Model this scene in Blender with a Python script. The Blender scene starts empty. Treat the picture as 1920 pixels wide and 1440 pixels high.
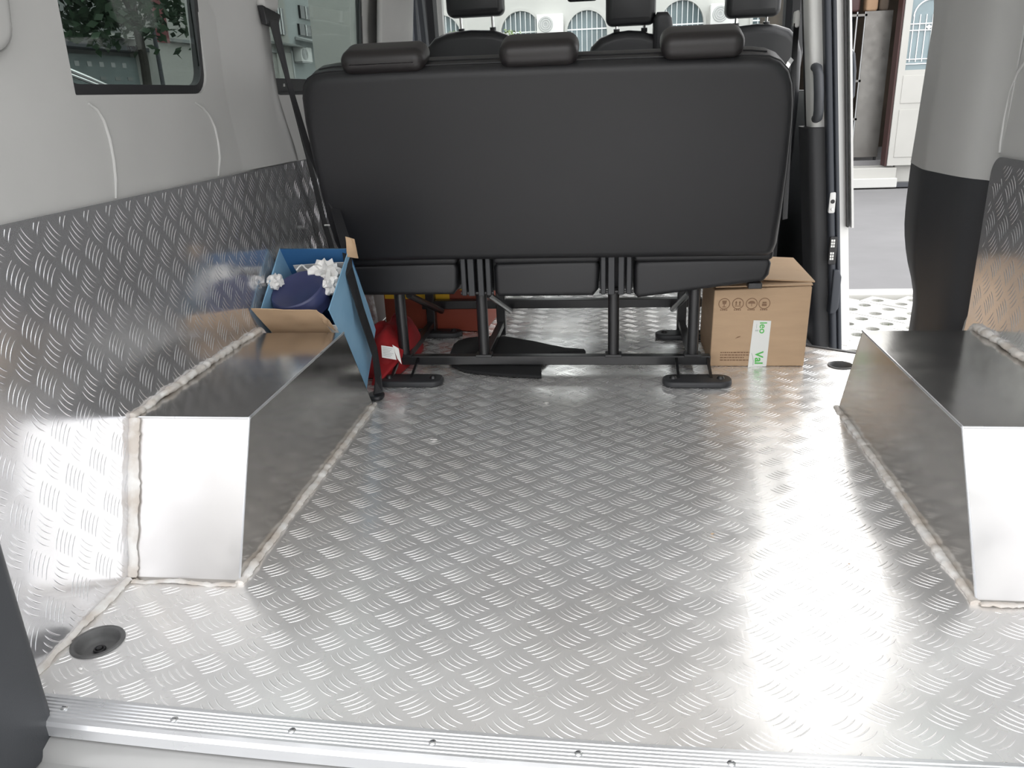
import bpy, bmesh, math, random
import numpy as np
from mathutils import Vector, Matrix
random.seed(7)
scn = bpy.context.scene
COL = scn.collection

# ------------------------------------------------------------------ camera
cam_d = bpy.data.cameras.new('camera'); cam = bpy.data.objects.new('camera', cam_d); COL.objects.link(cam)
cam_d.sensor_fit = 'HORIZONTAL'; cam_d.sensor_width = 36; cam_d.lens = 1500 / 1920 * 36
cam_d.clip_start = .02; cam_d.clip_end = 300
yaw, pitch, roll = math.radians(7.532), math.radians(19.941), math.radians(-2.377)
fw = Vector((-math.sin(yaw) * math.cos(pitch), math.cos(yaw) * math.cos(pitch), -math.sin(pitch)))
r0 = Vector((math.cos(yaw), math.sin(yaw), 0)); u0 = r0.cross(fw)
rr = r0 * math.cos(roll) + u0 * math.sin(roll); uu = -r0 * math.sin(roll) + u0 * math.cos(roll)
m = Matrix((rr, uu, -fw)).transposed().to_4x4(); m.translation = (0, 0, .84)
cam.matrix_world = m
scn.camera = cam

# ------------------------------------------------------------------ sky and exposure
world = bpy.data.worlds.new('overcast_sky'); scn.world = world; world.use_nodes = True
bg = world.node_tree.nodes['Background']
bg.inputs[0].default_value = (.985, .988, 1.0, 1); bg.inputs[1].default_value = 3.0
sun_d = bpy.data.lights.new('hazy_sun', 'SUN'); sun_d.energy = .6; sun_d.angle = math.radians(16); sun_d.color = (1, .97, .92)
sun = bpy.data.objects.new('hazy_sun', sun_d); COL.objects.link(sun)
sun.rotation_euler = Vector((-.309 * .848, -.951 * .848, -.53)).to_track_quat('-Z', 'Y').to_euler()
scn.view_settings.view_transform = 'Standard'; scn.view_settings.look = 'None'
scn.view_settings.exposure = 0.0; scn.view_settings.gamma = 1.0
scn.view_settings.use_curve_mapping = False

# ------------------------------------------------------------------ materials
def pm(name, col, rough=.5, metal=0, var=0, vscale=8, bump=0, bscale=60, col2=None, rvar=0, spec=.5, stretch=(1, 1, 1), coat=0):
    mt = bpy.data.materials.new(name); mt.use_nodes = True
    nt = mt.node_tree; N = nt.nodes; L = nt.links; b = N['Principled BSDF']
    b.inputs['Base Color'].default_value = (*col, 1); b.inputs['Roughness'].default_value = rough
    b.inputs['Metallic'].default_value = metal; b.inputs['Specular IOR Level'].default_value = spec
    b.inputs['Coat Weight'].default_value = coat
    if var or bump or rvar or col2:
        tc = N.new('ShaderNodeTexCoord'); mp = N.new('ShaderNodeMapping'); mp.inputs['Scale'].default_value = stretch
        L.new(tc.outputs['Object'], mp.inputs[0])
        nz = N.new('ShaderNodeTexNoise'); nz.inputs['Scale'].default_value = vscale; nz.inputs['Detail'].default_value = 6
        L.new(mp.outputs[0], nz.inputs['Vector'])
        if var or col2:
            cr = N.new('ShaderNodeValToRGB'); cr.color_ramp.elements[0].position = .38; cr.color_ramp.elements[1].position = .66
            a = tuple(c * (1 - var) for c in col) if col2 is None else col2
            cr.color_ramp.elements[0].color = (*a, 1); cr.color_ramp.elements[1].color = (*col, 1)
            L.new(nz.outputs['Fac'], cr.inputs[0]); L.new(cr.outputs[0], b.inputs['Base Color'])
        if rvar:
            mr = N.new('ShaderNodeMapRange'); mr.inputs[1].default_value = .3; mr.inputs[2].default_value = .7
            mr.inputs[3].default_value = rough - rvar; mr.inputs[4].default_value = rough + rvar
            L.new(nz.outputs['Fac'], mr.inputs[0]); L.new(mr.outputs[0], b.inputs['Roughness'])
        if bump:
            n2 = N.new('ShaderNodeTexNoise'); n2.inputs['Scale'].default_value = bscale; n2.inputs['Detail'].default_value = 4
            L.new(mp.outputs[0], n2.inputs['Vector'])
            bp = N.new('ShaderNodeBump'); bp.inputs['Strength'].default_value = bump; bp.inputs['Distance'].default_value = .002
            L.new(n2.outputs['Fac'], bp.inputs['Height']); L.new(bp.outputs[0], b.inputs['Normal'])
    return mt

def glass(name, tint, refl=.3, rough=.02):
    mt = bpy.data.materials.new(name); mt.use_nodes = True; nt = mt.node_tree; N = nt.nodes; L = nt.links
    N.remove(N['Principled BSDF']); out = N['Material Output']
    lw = N.new('ShaderNodeLayerWeight'); pw = N.new('ShaderNodeMath'); pw.operation = 'POWER'; pw.inputs[1].default_value = 5; L.new(lw.outputs['Facing'], pw.inputs[0])
    fr = N.new('ShaderNodeMath'); fr.operation = 'MULTIPLY_ADD'; fr.inputs[1].default_value = refl; fr.inputs[2].default_value = .035; L.new(pw.outputs[0], fr.inputs[0])
    tr = N.new('ShaderNodeBsdfTransparent'); tr.inputs[0].default_value = (*tint, 1)
    gl = N.new('ShaderNodeBsdfGlossy'); gl.inputs['Roughness'].default_value = rough
    mx = N.new('ShaderNodeMixShader'); L.new(fr.outputs[0], mx.inputs[0]); L.new(tr.outputs[0], mx.inputs[1]); L.new(gl.outputs[0], mx.inputs[2])
    L.new(mx.outputs[0], out.inputs[0]); return mt

def dusty_metal(name, base, rough, dust=(.5, .45, .4), dust_amt=.25, dscale=3.0, diffuse=.3, scratch=.15):
    """worn aluminium: metal with an oxide film, roughness blotches, fine scratches and patches of dust"""
    mt = bpy.data.materials.new(name); mt.use_nodes = True; nt = mt.node_tree; N = nt.nodes; L = nt.links
    b = N['Principled BSDF']; b.inputs['Metallic'].default_value = 1 - diffuse
    tc = N.new('ShaderNodeTexCoord')
    nz = N.new('ShaderNodeTexNoise'); nz.inputs['Scale'].default_value = dscale; nz.inputs['Detail'].default_value = 4; nz.inputs['Roughness'].default_value = .55
    L.new(tc.outputs['Object'], nz.inputs['Vector'])
    mr = N.new('ShaderNodeMapRange'); mr.inputs[1].default_value = .40; mr.inputs[2].default_value = .80; mr.inputs[3].default_value = 0; mr.inputs[4].default_value = dust_amt
    L.new(nz.outputs['Fac'], mr.inputs[0])
    mx = N.new('ShaderNodeMixRGB'); mx.inputs[1].default_value = (*base, 1); mx.inputs[2].default_value = (*dust, 1)
    L.new(mr.outputs[0], mx.inputs[0]); L.new(mx.outputs[0], b.inputs['Base Color'])
    n2 = N.new('ShaderNodeTexNoise'); n2.inputs['Scale'].default_value = 9; n2.inputs['Detail'].default_value = 3
    L.new(tc.outputs['Object'], n2.inputs['Vector'])
    m2 = N.new('ShaderNodeMapRange'); m2.inputs[1].default_value = .3; m2.inputs[2].default_value = .7; m2.inputs[3].default_value = rough * .8; m2.inputs[4].default_value = rough * 1.3
    L.new(n2.outputs['Fac'], m2.inputs[0]); L.new(m2.outputs[0], b.inputs['Roughness'])
    if scratch:
        mp = N.new('ShaderNodeMapping'); mp.inputs['Scale'].default_value = (260, 18, 60); mp.inputs['Rotation'].default_value = (0, 0, .5)
        L.new(tc.outputs['Object'], mp.inputs[0])
        n3 = N.new('ShaderNodeTexNoise'); n3.inputs['Scale'].default_value = 1; n3.inputs['Detail'].default_value = 3; L.new(mp.outputs[0], n3.inputs['Vector'])
        bp = N.new('ShaderNodeBump'); bp.inputs['Strength'].default_value = scratch; bp.inputs['Distance'].default_value = .001
        L.new(n3.outputs['Fac'], bp.inputs['Height']); L.new(bp.outputs[0], b.inputs['Normal'])
    return mt

MT = {
 'floor_al': dusty_metal('tread_floor_aluminium', (.95, .945, .94), .25, (.52, .46, .40), .45, 1.6, .30, .08),
 'wall_al': dusty_metal('tread_wall_aluminium', (.78, .78, .80), .16, (.55, .5, .46), .15, 2.0, .17, .06),
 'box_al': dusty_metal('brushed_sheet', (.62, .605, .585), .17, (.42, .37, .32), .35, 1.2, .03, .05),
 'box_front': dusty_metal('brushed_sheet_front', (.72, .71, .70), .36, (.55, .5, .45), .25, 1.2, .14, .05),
 'strip_al': dusty_metal('extruded_strip', (.76, .77, .79), .30, (.6, .6, .6), .1, 6, .25, .04),
 'trim_white': pm('pale_grey_trim', (.455, .452, .442), .45, var=.05, vscale=4, bump=.04, bscale=300),
 'trim_grey': pm('warm_grey_trim', (.42, .42, .41), .45, var=.05, vscale=4, bump=.04, bscale=300),
 'black_trim': pm('black_plastic', (.030, .031, .034), .5, bump=.1, bscale=400),
 'dgrey_trim': pm('dark_grey_plastic', (.060, .064, .072), .5, bump=.1, bscale=400),
 'pillar_dark': pm('charcoal_plastic', (.038, .041, .047), .5, bump=.1, bscale=400),
 'cup': pm('dusty_grey_plastic', (.12, .12, .12), .6, var=.3, vscale=30),
 'rubber': pm('black_rubber', (.015, .015, .017), .45),
 'gasket': pm('door_seal_rubber', (.035, .040, .050), .5),
 'leather': pm('black_leatherette', (.0130, .0129, .0145), .47, var=.12, vscale=3, bump=.10, bscale=500, spec=.45),
 'leather2': pm('dark_brown_leatherette', (.0135, .0110, .0112), .42, var=.15, vscale=4, bump=.10, bscale=500),
 'frontseat': pm('black_seat_vinyl', (.020, .021, .023), .36, bump=.08, bscale=450),
 'steel_black': pm('black_painted_steel', (.018, .018, .019), .33, var=.2, vscale=20),
 'chrome': pm('polished_metal', (.8, .8, .8), .15, 1),
 'zinc': pm('zinc_screw', (.72, .73, .74), .3, 1),
 'sealant': pm('dirty_white_sealant', (.74, .73, .71), .6, col2=(.55, .50, .45), vscale=25, bump=.6, bscale=120),
 'body_white': pm('white_body_paint', (.62, .62, .61), .3, coat=.3),
 'sill_paint': pm('silver_grey_paint', (.27, .27, .265), .35, var=.1, vscale=6, coat=.2),
 'ceiling': pm('grey_headliner', (.85, .84, .82), .8, var=.04, vscale=5, bump=.2, bscale=500),
 'belt': pm('black_webbing', (.014, .014, .016), .6, bump=.4, bscale=700, stretch=(1, 1, .2)),
 'white_plastic': pm('white_plastic', (.75, .75, .73), .4),
 'glass_tint': glass('tinted_side_glass', (.54, .58, .565)),
 'glass_clear': glass('clear_windscreen_glass', (.96, .98, .97), .3),
 'glass_house': pm('dim_window_glass', (.22, .29, .31), .12, var=.25, vscale=1.5),
 'bag_blue': pm('light_blue_paper', (.21, .40, .58), .55, col2=(.26, .46, .64), vscale=9, bump=.35, bscale=30),
 'bag_inner': pm('deep_blue_paper', (.035, .13, .30), .55, bump=.2, bscale=30),
 'white_paper': pm('white_paper', (.78, .77, .75), .6, bump=.3, bscale=40),
 'navy': pm('navy_enamel', (.040, .048, .125), .38, var=.1, vscale=10),
 'card': pm('brown_cardboard', (.50, .345, .215), .75, var=.08, vscale=6, bump=.15, bscale=90, stretch=(1, 1, 6)),
 'card_dark': pm('cardboard_edge', (.36, .23, .14), .8),
 'ink': pm('brown_ink', (.22, .125, .07), .7),
 'tape': pm('white_tape', (.78, .79, .76), .3),
 'green_ink': pm('green_ink', (.10, .50, .10), .4),
 'grey_ink': pm('grey_green_ink', (.40, .48, .42), .4),
 'red': pm('red_fabric', (.36, .012, .016), .8, var=.25, vscale=12, bump=.5, bscale=60),
 'redbox': pm('orange_red_carton', (.26, .045, .02), .5, var=.12, vscale=6),
 'yellow': pm('yellow_print', (.80, .48, .03), .5),
 'mat': pm('black_felt', (.010, .010, .011), .9, bump=.4, bscale=300),
 'plaster': pm('off_white_render', (.58, .58, .555), .85, var=.06, vscale=.6, bump=.2, bscale=8),
 'plaster_grey': pm('grey_render', (.24, .25, .245), .85, var=.18, vscale=.5),
 'plaster_mid': pm('blue_grey_render', (.40, .43, .43), .85, var=.1, vscale=.5),
 'plaster_light': pm('pale_render', (.42, .42, .395), .85, var=.1, vscale=.5),
 'signgrey': pm('grey_green_sign', (.20, .24, .24), .5, var=.2, vscale=2),
 'acwhite': pm('white_enamel', (.82, .82, .80), .4),
 'acgrey': pm('grey_grille', (.45, .46, .46), .5),
 'bars': pm('white_painted_bars', (.85, .86, .86), .4),
 'asphalt': pm('worn_asphalt', (.21, .207, .21), .9, var=.10, vscale=1.5, bump=.3, bscale=60),
 'paver': pm('pale_concrete', (.62, .61, .58), .85, var=.12, vscale=6, bump=.4, bscale=80),
 'kerb': pm('kerb_concrete', (.66, .65, .62), .85, var=.08, vscale=3),
 'soil': pm('soil', (.12, .12, .07), .95, var=.3, vscale=20),
 'grass': pm('grass', (.10, .20, .04), .8, var=.3, vscale=20),
 'steel': dusty_metal('stainless_sheet', (.17, .165, .155), .34, (.10, .09, .08), .6, 1.3, .2, 0),
 'dark_room': pm('dim_brown_wall', (.10, .075, .055), .85, var=.5, vscale=1.2),
 'redbrown': pm('red_brown_frame', (.055, .022, .02), .5),
 'door_white': pm('cream_door', (.46, .455, .425), .5, var=.06, vscale=2),
 'bark': pm('dark_bark', (.045, .042, .036), .9, var=.3, vscale=15, bump=.5, bscale=30),
 'leaf': pm('dark_leaf', (.030, .065, .030), .6, var=.3, vscale=3),
 'shrub': pm('light_leaf', (.22, .30, .13), .7, var=.3, vscale=3),
 'carpaint': pm('dark_car_paint', (.05, .055, .06), .2, metal=.4, coat=.6),
 'cardark': pm('car_glass', (.02, .022, .025), .08),
 'red_cloth': pm('red_sign', (.16, .035, .04), .6),
 'steptread': pm('grey_step', (.42, .42, .43), .8, var=.2, vscale=60, bump=.5, bscale=300),
}

# ------------------------------------------------------------------ helpers
def tag(o, label=None, cat=None, group=None, kind=None):
    if label: o['label'] = label
    if cat: o['category'] = cat
    if group: o['group'] = group
    if kind: o['kind'] = kind
    return o
def empty(name, loc=(0, 0, 0), **k):
    o = bpy.data.objects.new(name, None); COL.objects.link(o); o.location = loc; o.empty_display_size = .05
    return tag(o, **k)
def world_loc(p):
    v = Vector((0, 0, 0))
    while p: v += p.location; p = p.parent
    return v
def obj(name, V, F, mat, parent=None, smooth=False, bev=0, seg=2, solid=0, ang=35, recalc=True, solid_off=-1, face=None, **k):
    me = bpy.data.meshes.new(name)
    off = world_loc(parent) if parent else Vector((0, 0, 0))
    me.from_pydata([tuple(Vector(v) - off) for v in V], [], F)
    if recalc:
        bm = bmesh.new(); bm.from_mesh(me); bmesh.ops.recalc_face_normals(bm, faces=bm.faces)
        if face:
            t = Vector((0, 0, 0))
            for f in bm.faces: t += f.normal * f.calc_area()
            if t.dot(Vector(face)) < 0: bmesh.ops.reverse_faces(bm, faces=bm.faces)
        bm.to_mesh(me); bm.free()
    me.materials.append(MT[mat] if isinstance(mat, str) else mat)
    o = bpy.data.objects.new(name, me); COL.objects.link(o)
    if parent: o.parent = parent
    if smooth:
        me.polygons.foreach_set('use_smooth', [True] * len(me.polygons)); me.set_sharp_from_angle(angle=math.radians(ang))
        if solid:
            cnt = {}
            for p in me.polygons:
                for e in p.edge_keys: cnt[e] = cnt.get(e, 0) + 1
            for e in me.edges:
                if cnt.get(tuple(sorted(e.vertices)), 0) == 1: e.use_edge_sharp = True
    if solid:
        s = o.modifiers.new('thickness', 'SOLIDIFY'); s.thickness = solid; s.offset = solid_off
    if bev:
        b = o.modifiers.new('bevel', 'BEVEL'); b.width = bev; b.segments = seg; b.limit_method = 'ANGLE'; b.angle_limit = math.radians(40)
        if seg > 1:
            me.polygons.foreach_set('use_smooth', [True] * len(me.polygons)); b.harden_normals = True
    return tag(o, **k)
def bx(x0, x1, y0, y1, z0, z1):
    V = [(x, y, z) for z in (z0, z1) for y in (y0, y1) for x in (x0, x1)]
    F = [(0, 2, 3, 1), (4, 5, 7, 6), (0, 1, 5, 4), (2, 6, 7, 3), (0, 4, 6, 2), (1, 3, 7, 5)]
    return V, F
def join(*parts):
    V, F = [], []
    for v, f in parts:
        n = len(V); V += list(v); F += [tuple(i + n for i in q) for q in f]
    return V, F
def xf(part, fn): return [fn(Vector(v)) for v in part[0]], part[1]
def rot(part, axis, a, c):
    R = Matrix.Rotation(a, 3, axis); c = Vector(c)
    return [c + R @ (Vector(v) - c) for v in part[0]], part[1]
def prism(poly, fn, d0, d1):
    """poly in 2-D, fn(a,b,d)->3-D, extruded from d0 to d1"""
    n = len(poly); V = [fn(a, b, d) for d in (d0, d1) for a, b in poly]
    F = [tuple(range(n))[::-1], tuple(range(n, 2 * n))] + [(i, (i + 1) % n, n + (i + 1) % n, n + i) for i in range(n)]
    return V, F
def slab(poly, fn, d0, d1, r, seg=4, r2=None):
    """prism with rounded rims: poly is inset by up to r at both ends"""
    n = len(poly); P = [Vector((a, b)) for a, b in poly]
    area = sum(P[i].x * P[(i + 1) % n].y - P[(i + 1) % n].x * P[i].y for i in range(n))
    s = 1 if area > 0 else -1; NM = []
    for i in range(n):
        e1 = (P[i] - P[i - 1]).normalized(); e2 = (P[(i + 1) % n] - P[i]).normalized()
        n1 = Vector((-e1.y, e1.x)) * s; n2 = Vector((-e2.y, e2.x)) * s
        b = n1 + n2; NM.append(b / max(.4, b.length_squared / 2) if b.length > .01 else n1)
    r2 = r if r2 is None else r2
    loops = []
    for k in range(seg + 1):
        a = math.pi / 2 * k / seg; loops.append((r * (1 - math.sin(a)), d0 + r * (1 - math.cos(a))))
    for k in range(seg + 1):
        a = math.pi / 2 * (1 - k / seg); loops.append((r2 * (1 - math.sin(a)), d1 - r2 * (1 - math.cos(a))))
    V = []
    for ins, d in loops:
        for i in range(n):
            q = P[i] + NM[i] * ins; V.append(fn(q.x, q.y, d))
    F = []
    for l in range(len(loops) - 1):
        for i in range(n):
            j = (i + 1) % n; F.append((l * n + i, l * n + j, (l + 1) * n + j, (l + 1) * n + i))
    F.append(tuple(range(n))[::-1]); F.append(tuple((len(loops) - 1) * n + i for i in range(n)))
    return V, F
def rrect(x0, x1, y0, y1, r, n=6, rs=None):
    rs = rs or (r, r, r, r); out = []
    for (cx, cy, a0), q in zip(((x1, y1, 0), (x0, y1, 90), (x0, y0, 180), (x1, y0, 270)), rs):
        sx = -1 if cx == x1 else 1; sy = -1 if cy == y1 else 1
        if q <= 1e-6: out.append((cx, cy)); continue
        for k in range(n + 1):
            a = math.radians(a0 + 90 * k / n); out.append((cx + sx * q + q * math.cos(a), cy + sy * q + q * math.sin(a)))
    return out
def tube(path, r, n=8, cap=True, flat=None):
    P = [Vector(p) for p in path]; m = len(P); V, F = [], []
    up = Vector((0, 0, 1)); prev = None
    for i in range(m):
        t = (P[min(i + 1, m - 1)] - P[max(i - 1, 0)]).normalized()
        if prev is None:
            a = up if abs(t.z) < .9 else Vector((1, 0, 0)); x = t.cross(a).normalized()
        else: x = (prev - t * prev.dot(t)).normalized()
        prev = x; y = t.cross(x)
        ri = r[i] if isinstance(r, (list, tuple)) else r
        for k in range(n):
            a = 2 * math.pi * k / n
            V.append(P[i] + x * (ri * math.cos(a)) + y * (ri * math.sin(a) * (flat or 1)))
    for i in range(m - 1):
        for k in range(n): F.append((i * n + k, i * n + (k + 1) % n, (i + 1) * n + (k + 1) % n, (i + 1) * n + k))
    if cap: F.append(tuple(range(n))[::-1]); F.append(tuple((m - 1) * n + k for k in range(n)))
    return V, F
def lathe(prof, n=24, c=(0, 0, 0), ax=None):
    """prof: (radius, height) list; ax = 3 basis vectors (x, y, axis)"""
    c = Vector(c); ex, ey, ez = ax or (Vector((1, 0, 0)), Vector((0, 1, 0)), Vector((0, 0, 1)))
    V, F, rings = [], [], []
    for r, h in prof:
        if r < 1e-6: rings.append([len(V)]); V.append(c + ez * h)
        else:
            rings.append(list(range(len(V), len(V) + n)))
            for k in range(n):
                a = 2 * math.pi * k / n; V.append(c + ex * (r * math.cos(a)) + ey * (r * math.sin(a)) + ez * h)
    for a, b in zip(rings, rings[1:]):
        for k in range(n):
            k2 = (k + 1) % n
            if len(a) == 1 and len(b) > 1: F.append((a[0], b[k], b[k2]))
            elif len(b) == 1 and len(a) > 1: F.append((a[k], a[k2], b[0]))
            elif len(a) > 1: F.append((a[k], a[k2], b[k2], b[k]))
    return V, F
def ribbon(path, wid, th=.0012):
    """flat strap along path; wid[i] = half-width vector"""
    P = [Vector(p) for p in path]; V, F = [], []
    for i, p in enumerate(P):
        w = Vector(wid[i]) if isinstance(wid, list) else Vector(wid)
        t = (P[min(i + 1, len(P) - 1)] - P[max(i - 1, 0)]).normalized(); nn = t.cross(w).normalized() * th
        V += [p - w - nn, p + w - nn, p + w + nn, p - w + nn]
    for i in range(len(P) - 1):
        for k in range(4): F.append((i * 4 + k, i * 4 + (k + 1) % 4, i * 4 + 4 + (k + 1) % 4, i * 4 + 4 + k))
    F.append((0, 1, 2, 3)); n = 4 * len(P) - 4; F.append((n + 3, n + 2, n + 1, n))
    return V, F
def sheet(outline, holes, fn, levels=(), axis=1):
    """planar polygon with holes, cut at levels of one axis, mapped to 3-D with fn(a, b)"""
    bm = bmesh.new(); E = []
    for loop in [outline] + list(holes):
        vs = [bm.verts.new((a, b, 0)) for a, b in loop]
        E += [bm.edges.new((vs[i], vs[(i + 1) % len(vs)])) for i in range(len(vs))]
    bmesh.ops.triangle_fill(bm, edges=E, use_beauty=True)
    for l in levels:
        co = [0, 0, 0]; co[axis] = l; no = [0, 0, 0]; no[axis] = 1
        bmesh.ops.bisect_plane(bm, geom=bm.verts[:] + bm.edges[:] + bm.faces[:], plane_co=co, plane_no=no)
    bm.verts.index_update()
    V = [fn(v.co.x, v.co.y) for v in bm.verts]; F = [tuple(v.index for v in f.verts) for f in bm.faces]
    bm.free(); return V, F
def lerp(tab, t):
    if t <= tab[0][0]: return tab[0][1]
    for (a, x), (b, y) in zip(tab, tab[1:]):
        if t <= b: return x + (y - x) * (t - a) / (b - a)
    return tab[-1][1]
def circ(cx, cy, r, n=28): return [(cx + r * math.cos(2 * math.pi * k / n), cy + r * math.sin(2 * math.pi * k / n)) for k in range(n)]
def text(s, size, fn, depth=.0006, bold=0):
    cu = bpy.data.curves.new('t', 'FONT'); cu.body = s; cu.size = size; cu.extrude = depth / 2; cu.offset = bold; cu.align_x = 'CENTER'; cu.align_y = 'CENTER'
    o = bpy.data.objects.new('t', cu); COL.objects.link(o); bpy.context.view_layer.update()
    me = bpy.data.meshes.new_from_object(o.evaluated_get(bpy.context.evaluated_depsgraph_get()))
    V = [fn(*v.co) for v in me.vertices]; F = [tuple(p.vertices) for p in me.polygons]
    bpy.data.objects.remove(o); bpy.data.curves.remove(cu); bpy.data.meshes.remove(me)
    return V, F
def copy_tree(o, parent=None):
    c = o.copy(); COL.objects.link(c); c.parent = parent
    for ch in list(o.children): copy_tree(ch, c)
    return c

def tread(region, inside, fn, mat, parent, wid=.0013, hgt=.0008, name='tread_bars'):
    """five-bar embossing: curved raised bars in a checker of two mirrored groups, in plate coordinates (u,v)"""
    PU, PV = .0883, .0675
    u0_, u1_, v0_, v1_ = region; V, F = [], []
    A = dict(d=Vector((.031, .024)).normalized(), st=Vector((.0079, -.0067)))
    ST = 8; CS = [(-1, 0), (-.62, .72), (0, 1), (.62, .72), (1, 0)]
    for iu in range(math.floor(u0_ / PU) - 1, math.ceil(u1_ / PU) + 2):
        for iv in range(math.floor(v0_ / PV) - 1, math.ceil(v1_ / PV) + 2):
            for kind in (0, 1):
                c = Vector(((iu + .5 * kind) * PU - .0195, (iv + .5 * kind) * PV + .0405))
                for k in range(-2, 3):
                    sx = -1 if kind else 1
                    d = Vector((A['d'].x * sx, A['d'].y)); st = Vector((A['st'].x * sx, A['st'].y)); nn = Vector((-d.y, d.x)) * sx
                    cc = c + st * k; pts = []
                    for j in range(ST + 1):
                        t = -1 + 2 * j / ST; q = cc + d * (.0198 * t) - nn * (.0030 * (1 - t * t) - .0015); pts.append((t, q))
                    ins = [j for j in range(ST + 1) if inside(pts[j][1].x, pts[j][1].y)]
                    if len(ins) < 3: continue
                    a, b = ins[0], ins[-1]; n0 = len(V)
                    for j in range(a, b + 1):
                        t, q = pts[j]; env = max(.12, math.sqrt(max(0, 1 - (abs(t) ** 3)))) if abs(t) < 1 else .1
                        tg = (pts[min(j + 1, ST)][1] - pts[max(j - 1, 0)][1]).normalized(); pn = Vector((-tg.y, tg.x))
                        for o_, h_ in CS:
                            w = q + pn * (o_ * wid * env); V.append(fn(w.x, w.y, h_ * hgt * env))
                    m_ = b - a + 1
                    for j in range(m_ - 1):
                        for s in range(4): F.append((n0 + j * 5 + s, n0 + j * 5 + s + 1, n0 + j * 5 + 6 + s, n0 + j * 5 + 5 + s))
    return obj(name, V, F, mat, parent, smooth=True, ang=80, recalc=False, kind='stuff')

def bead(name, path, r, mat, parent, jit=.0012, step=.006, flat=.6):
    P = [Vector(p) for p in path]; pts = []
    for a, b in zip(P, P[1:]):
        n = max(2, int((b - a).length / step))
        for i in range(n): pts.append(a.lerp(b, i / n))
    pts.append(P[-1]); w = [0.0, 0.0, 0.0]; q = 1.0; out, rad = [], []
    for p in pts:
        w = [.82 * c + random.gauss(0, jit * .45) for c in w]; q = .75 * q + .25 * random.uniform(.4, 1.7)
        out.append(p + Vector(w)); rad.append(r * (.25 + q) * random.uniform(.85, 1.15))
    return obj(name, *tube(out, rad, 7, flat=flat), mat, parent, smooth=True, ang=70)

XL = [(0, -.91), (.274, -.932), (.676, -.945), (.86, -.955), (1.1, -.95), (1.3, -.92), (1.45, -.86)]
XR = [(0, .86), (.256, .887), (.655, .895), (.9, .905), (1.1, .90), (1.3, .87), (1.45, .80)]
xl = lambda z: lerp(XL, z)
xr = lambda z: lerp(XR, z)
ZL = (.137, .274, .45, .676, .86, .98, 1.1, 1.2, 1.3, 1.38)

# ------------------------------------------------------------------ floor
LB = dict(xi=-.69, f0=1.21, f1=2.11, t0=1.351, t1=1.93, z=.274)
RB = dict(xi=.615, f0=1.229, f1=2.114, t0=1.382, t1=1.986, z=.256)
sill_y = lambda x: .845 + .032 * ((x - .15) / 1.0) ** 2
front = [(x, sill_y(x)) for x in [-.915 + 1.78 * i / 20 for i in range(21)]]
fl_poly = front + [(.865, 2.56), (.79, 2.596), (.65, 2.685), (.64, 2.75), (.64, 3.6), (-.915, 3.6)]
cups = [((-.856, 1.024), .040), ((.712, 2.474), .036)]
floor = obj('floor', *sheet(fl_poly, [circ(*c, r * .93) for c, r in cups], lambda a, b: (a, b, 0)), 'floor_al', solid=.004, face=(0, 0, 1),
            label='silver aluminium tread plate floor of the van', kind='structure')
def fl_in(x, y):
    if y < sill_y(x) + .004 or x < -.895 or x > .85 or y > 3.55: return False
    if x < LB['xi'] + .022 and LB['f0'] - .022 < y < LB['f1'] + .01: return False
    if x > RB['xi'] - .022 and RB['f0'] - .025 < y < RB['f1'] + .01: return False
    if y > 2.56 and x > .63 - (y - 2.69) * .0 and y > 2.685 - (x - .65) * .64 - .012: return False
    for (cx, cy), r in cups:
        if (x - cx) ** 2 + (y - cy) ** 2 < (r + .004) ** 2: return False
    return True
tread((-.92, .87, .84, 3.58), fl_in, lambda u, v, h: (u, v, h), 'floor_al', floor)
obj('edge_strip', *join(prism([(.635, 2.684), (.79, 2.594), (.868, 2.556), (.868, 2.568), (.795, 2.606), (.642, 2.698)], lambda a, b, d: (a, b, d), -.012, .003)), 'rubber', floor)
obj('step_riser', *bx(.636, .645, 2.70, 3.6, -.2, -.004), 'dgrey_trim', floor)
obj('step_tread', *bx(.645, .866, 2.60, 3.6, -.215, -.2), 'steptread', floor)

# threshold strip at the rear
strip = empty('trim_1', (0, .84, 0), label='ribbed aluminium threshold strip along the rear edge of the floor', kind='structure')
XS = [-.86 + 1.74 * i / 24 for i in range(25)]
prof = [(.022, .0005), (.022, .0022)]
for k in range(6): prof += [(.018 - k * .0065, .0022), (.0165 - k * .0065, .0034), (.0145 - k * .0065, .0034), (.013 - k * .0065, .0022)]
prof += [(-.024, .0024), (-.030, .0005), (-.033, -.006), (-.033, -.024), (-.030, -.024), (-.028, -.004)]
V = [(x, sill_y(x) + a, b) for x in XS for a, b in prof]; n = len(prof)
F = [(i * n + k, i * n + k + 1, (i + 1) * n + k + 1, (i + 1) * n + k) for i in range(24) for k in range(n - 1)]
obj('ribbed_profile', V, F, 'strip_al', strip, solid=.001, face=(0, 0, 1))
for x in (-.81, -.63, -.448, -.243, -.042, .158, .36, .56, .76):
    sc = obj('screw', *lathe([(0, .0055), (.003, .0053), (.0055, .0038), (.0058, .002)], 14, (x, sill_y(x) - .004, 0)), 'zinc', strip, smooth=True)
    obj('slot', *bx(x - .003, x + .003, sill_y(x) - .0047, sill_y(x) - .0033, .0054, .0058), 'dgrey_trim', sc)
rs = empty('trim_2', (0, .75, -.1), label='grey painted body sill below the rear threshold strip', kind='structure')
prof = [(.0, -.026), (-.034, -.028), (-.05, -.034), (-.056, -.05), (-.075, -.056), (-.14, -.058), (-.16, -.066), (-.17, -.09), (-.17, -.3), (0, -.3)]
V = [(x, sill_y(x) + a, b) for x in XS for a, b in prof]; n = len(prof)
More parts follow.
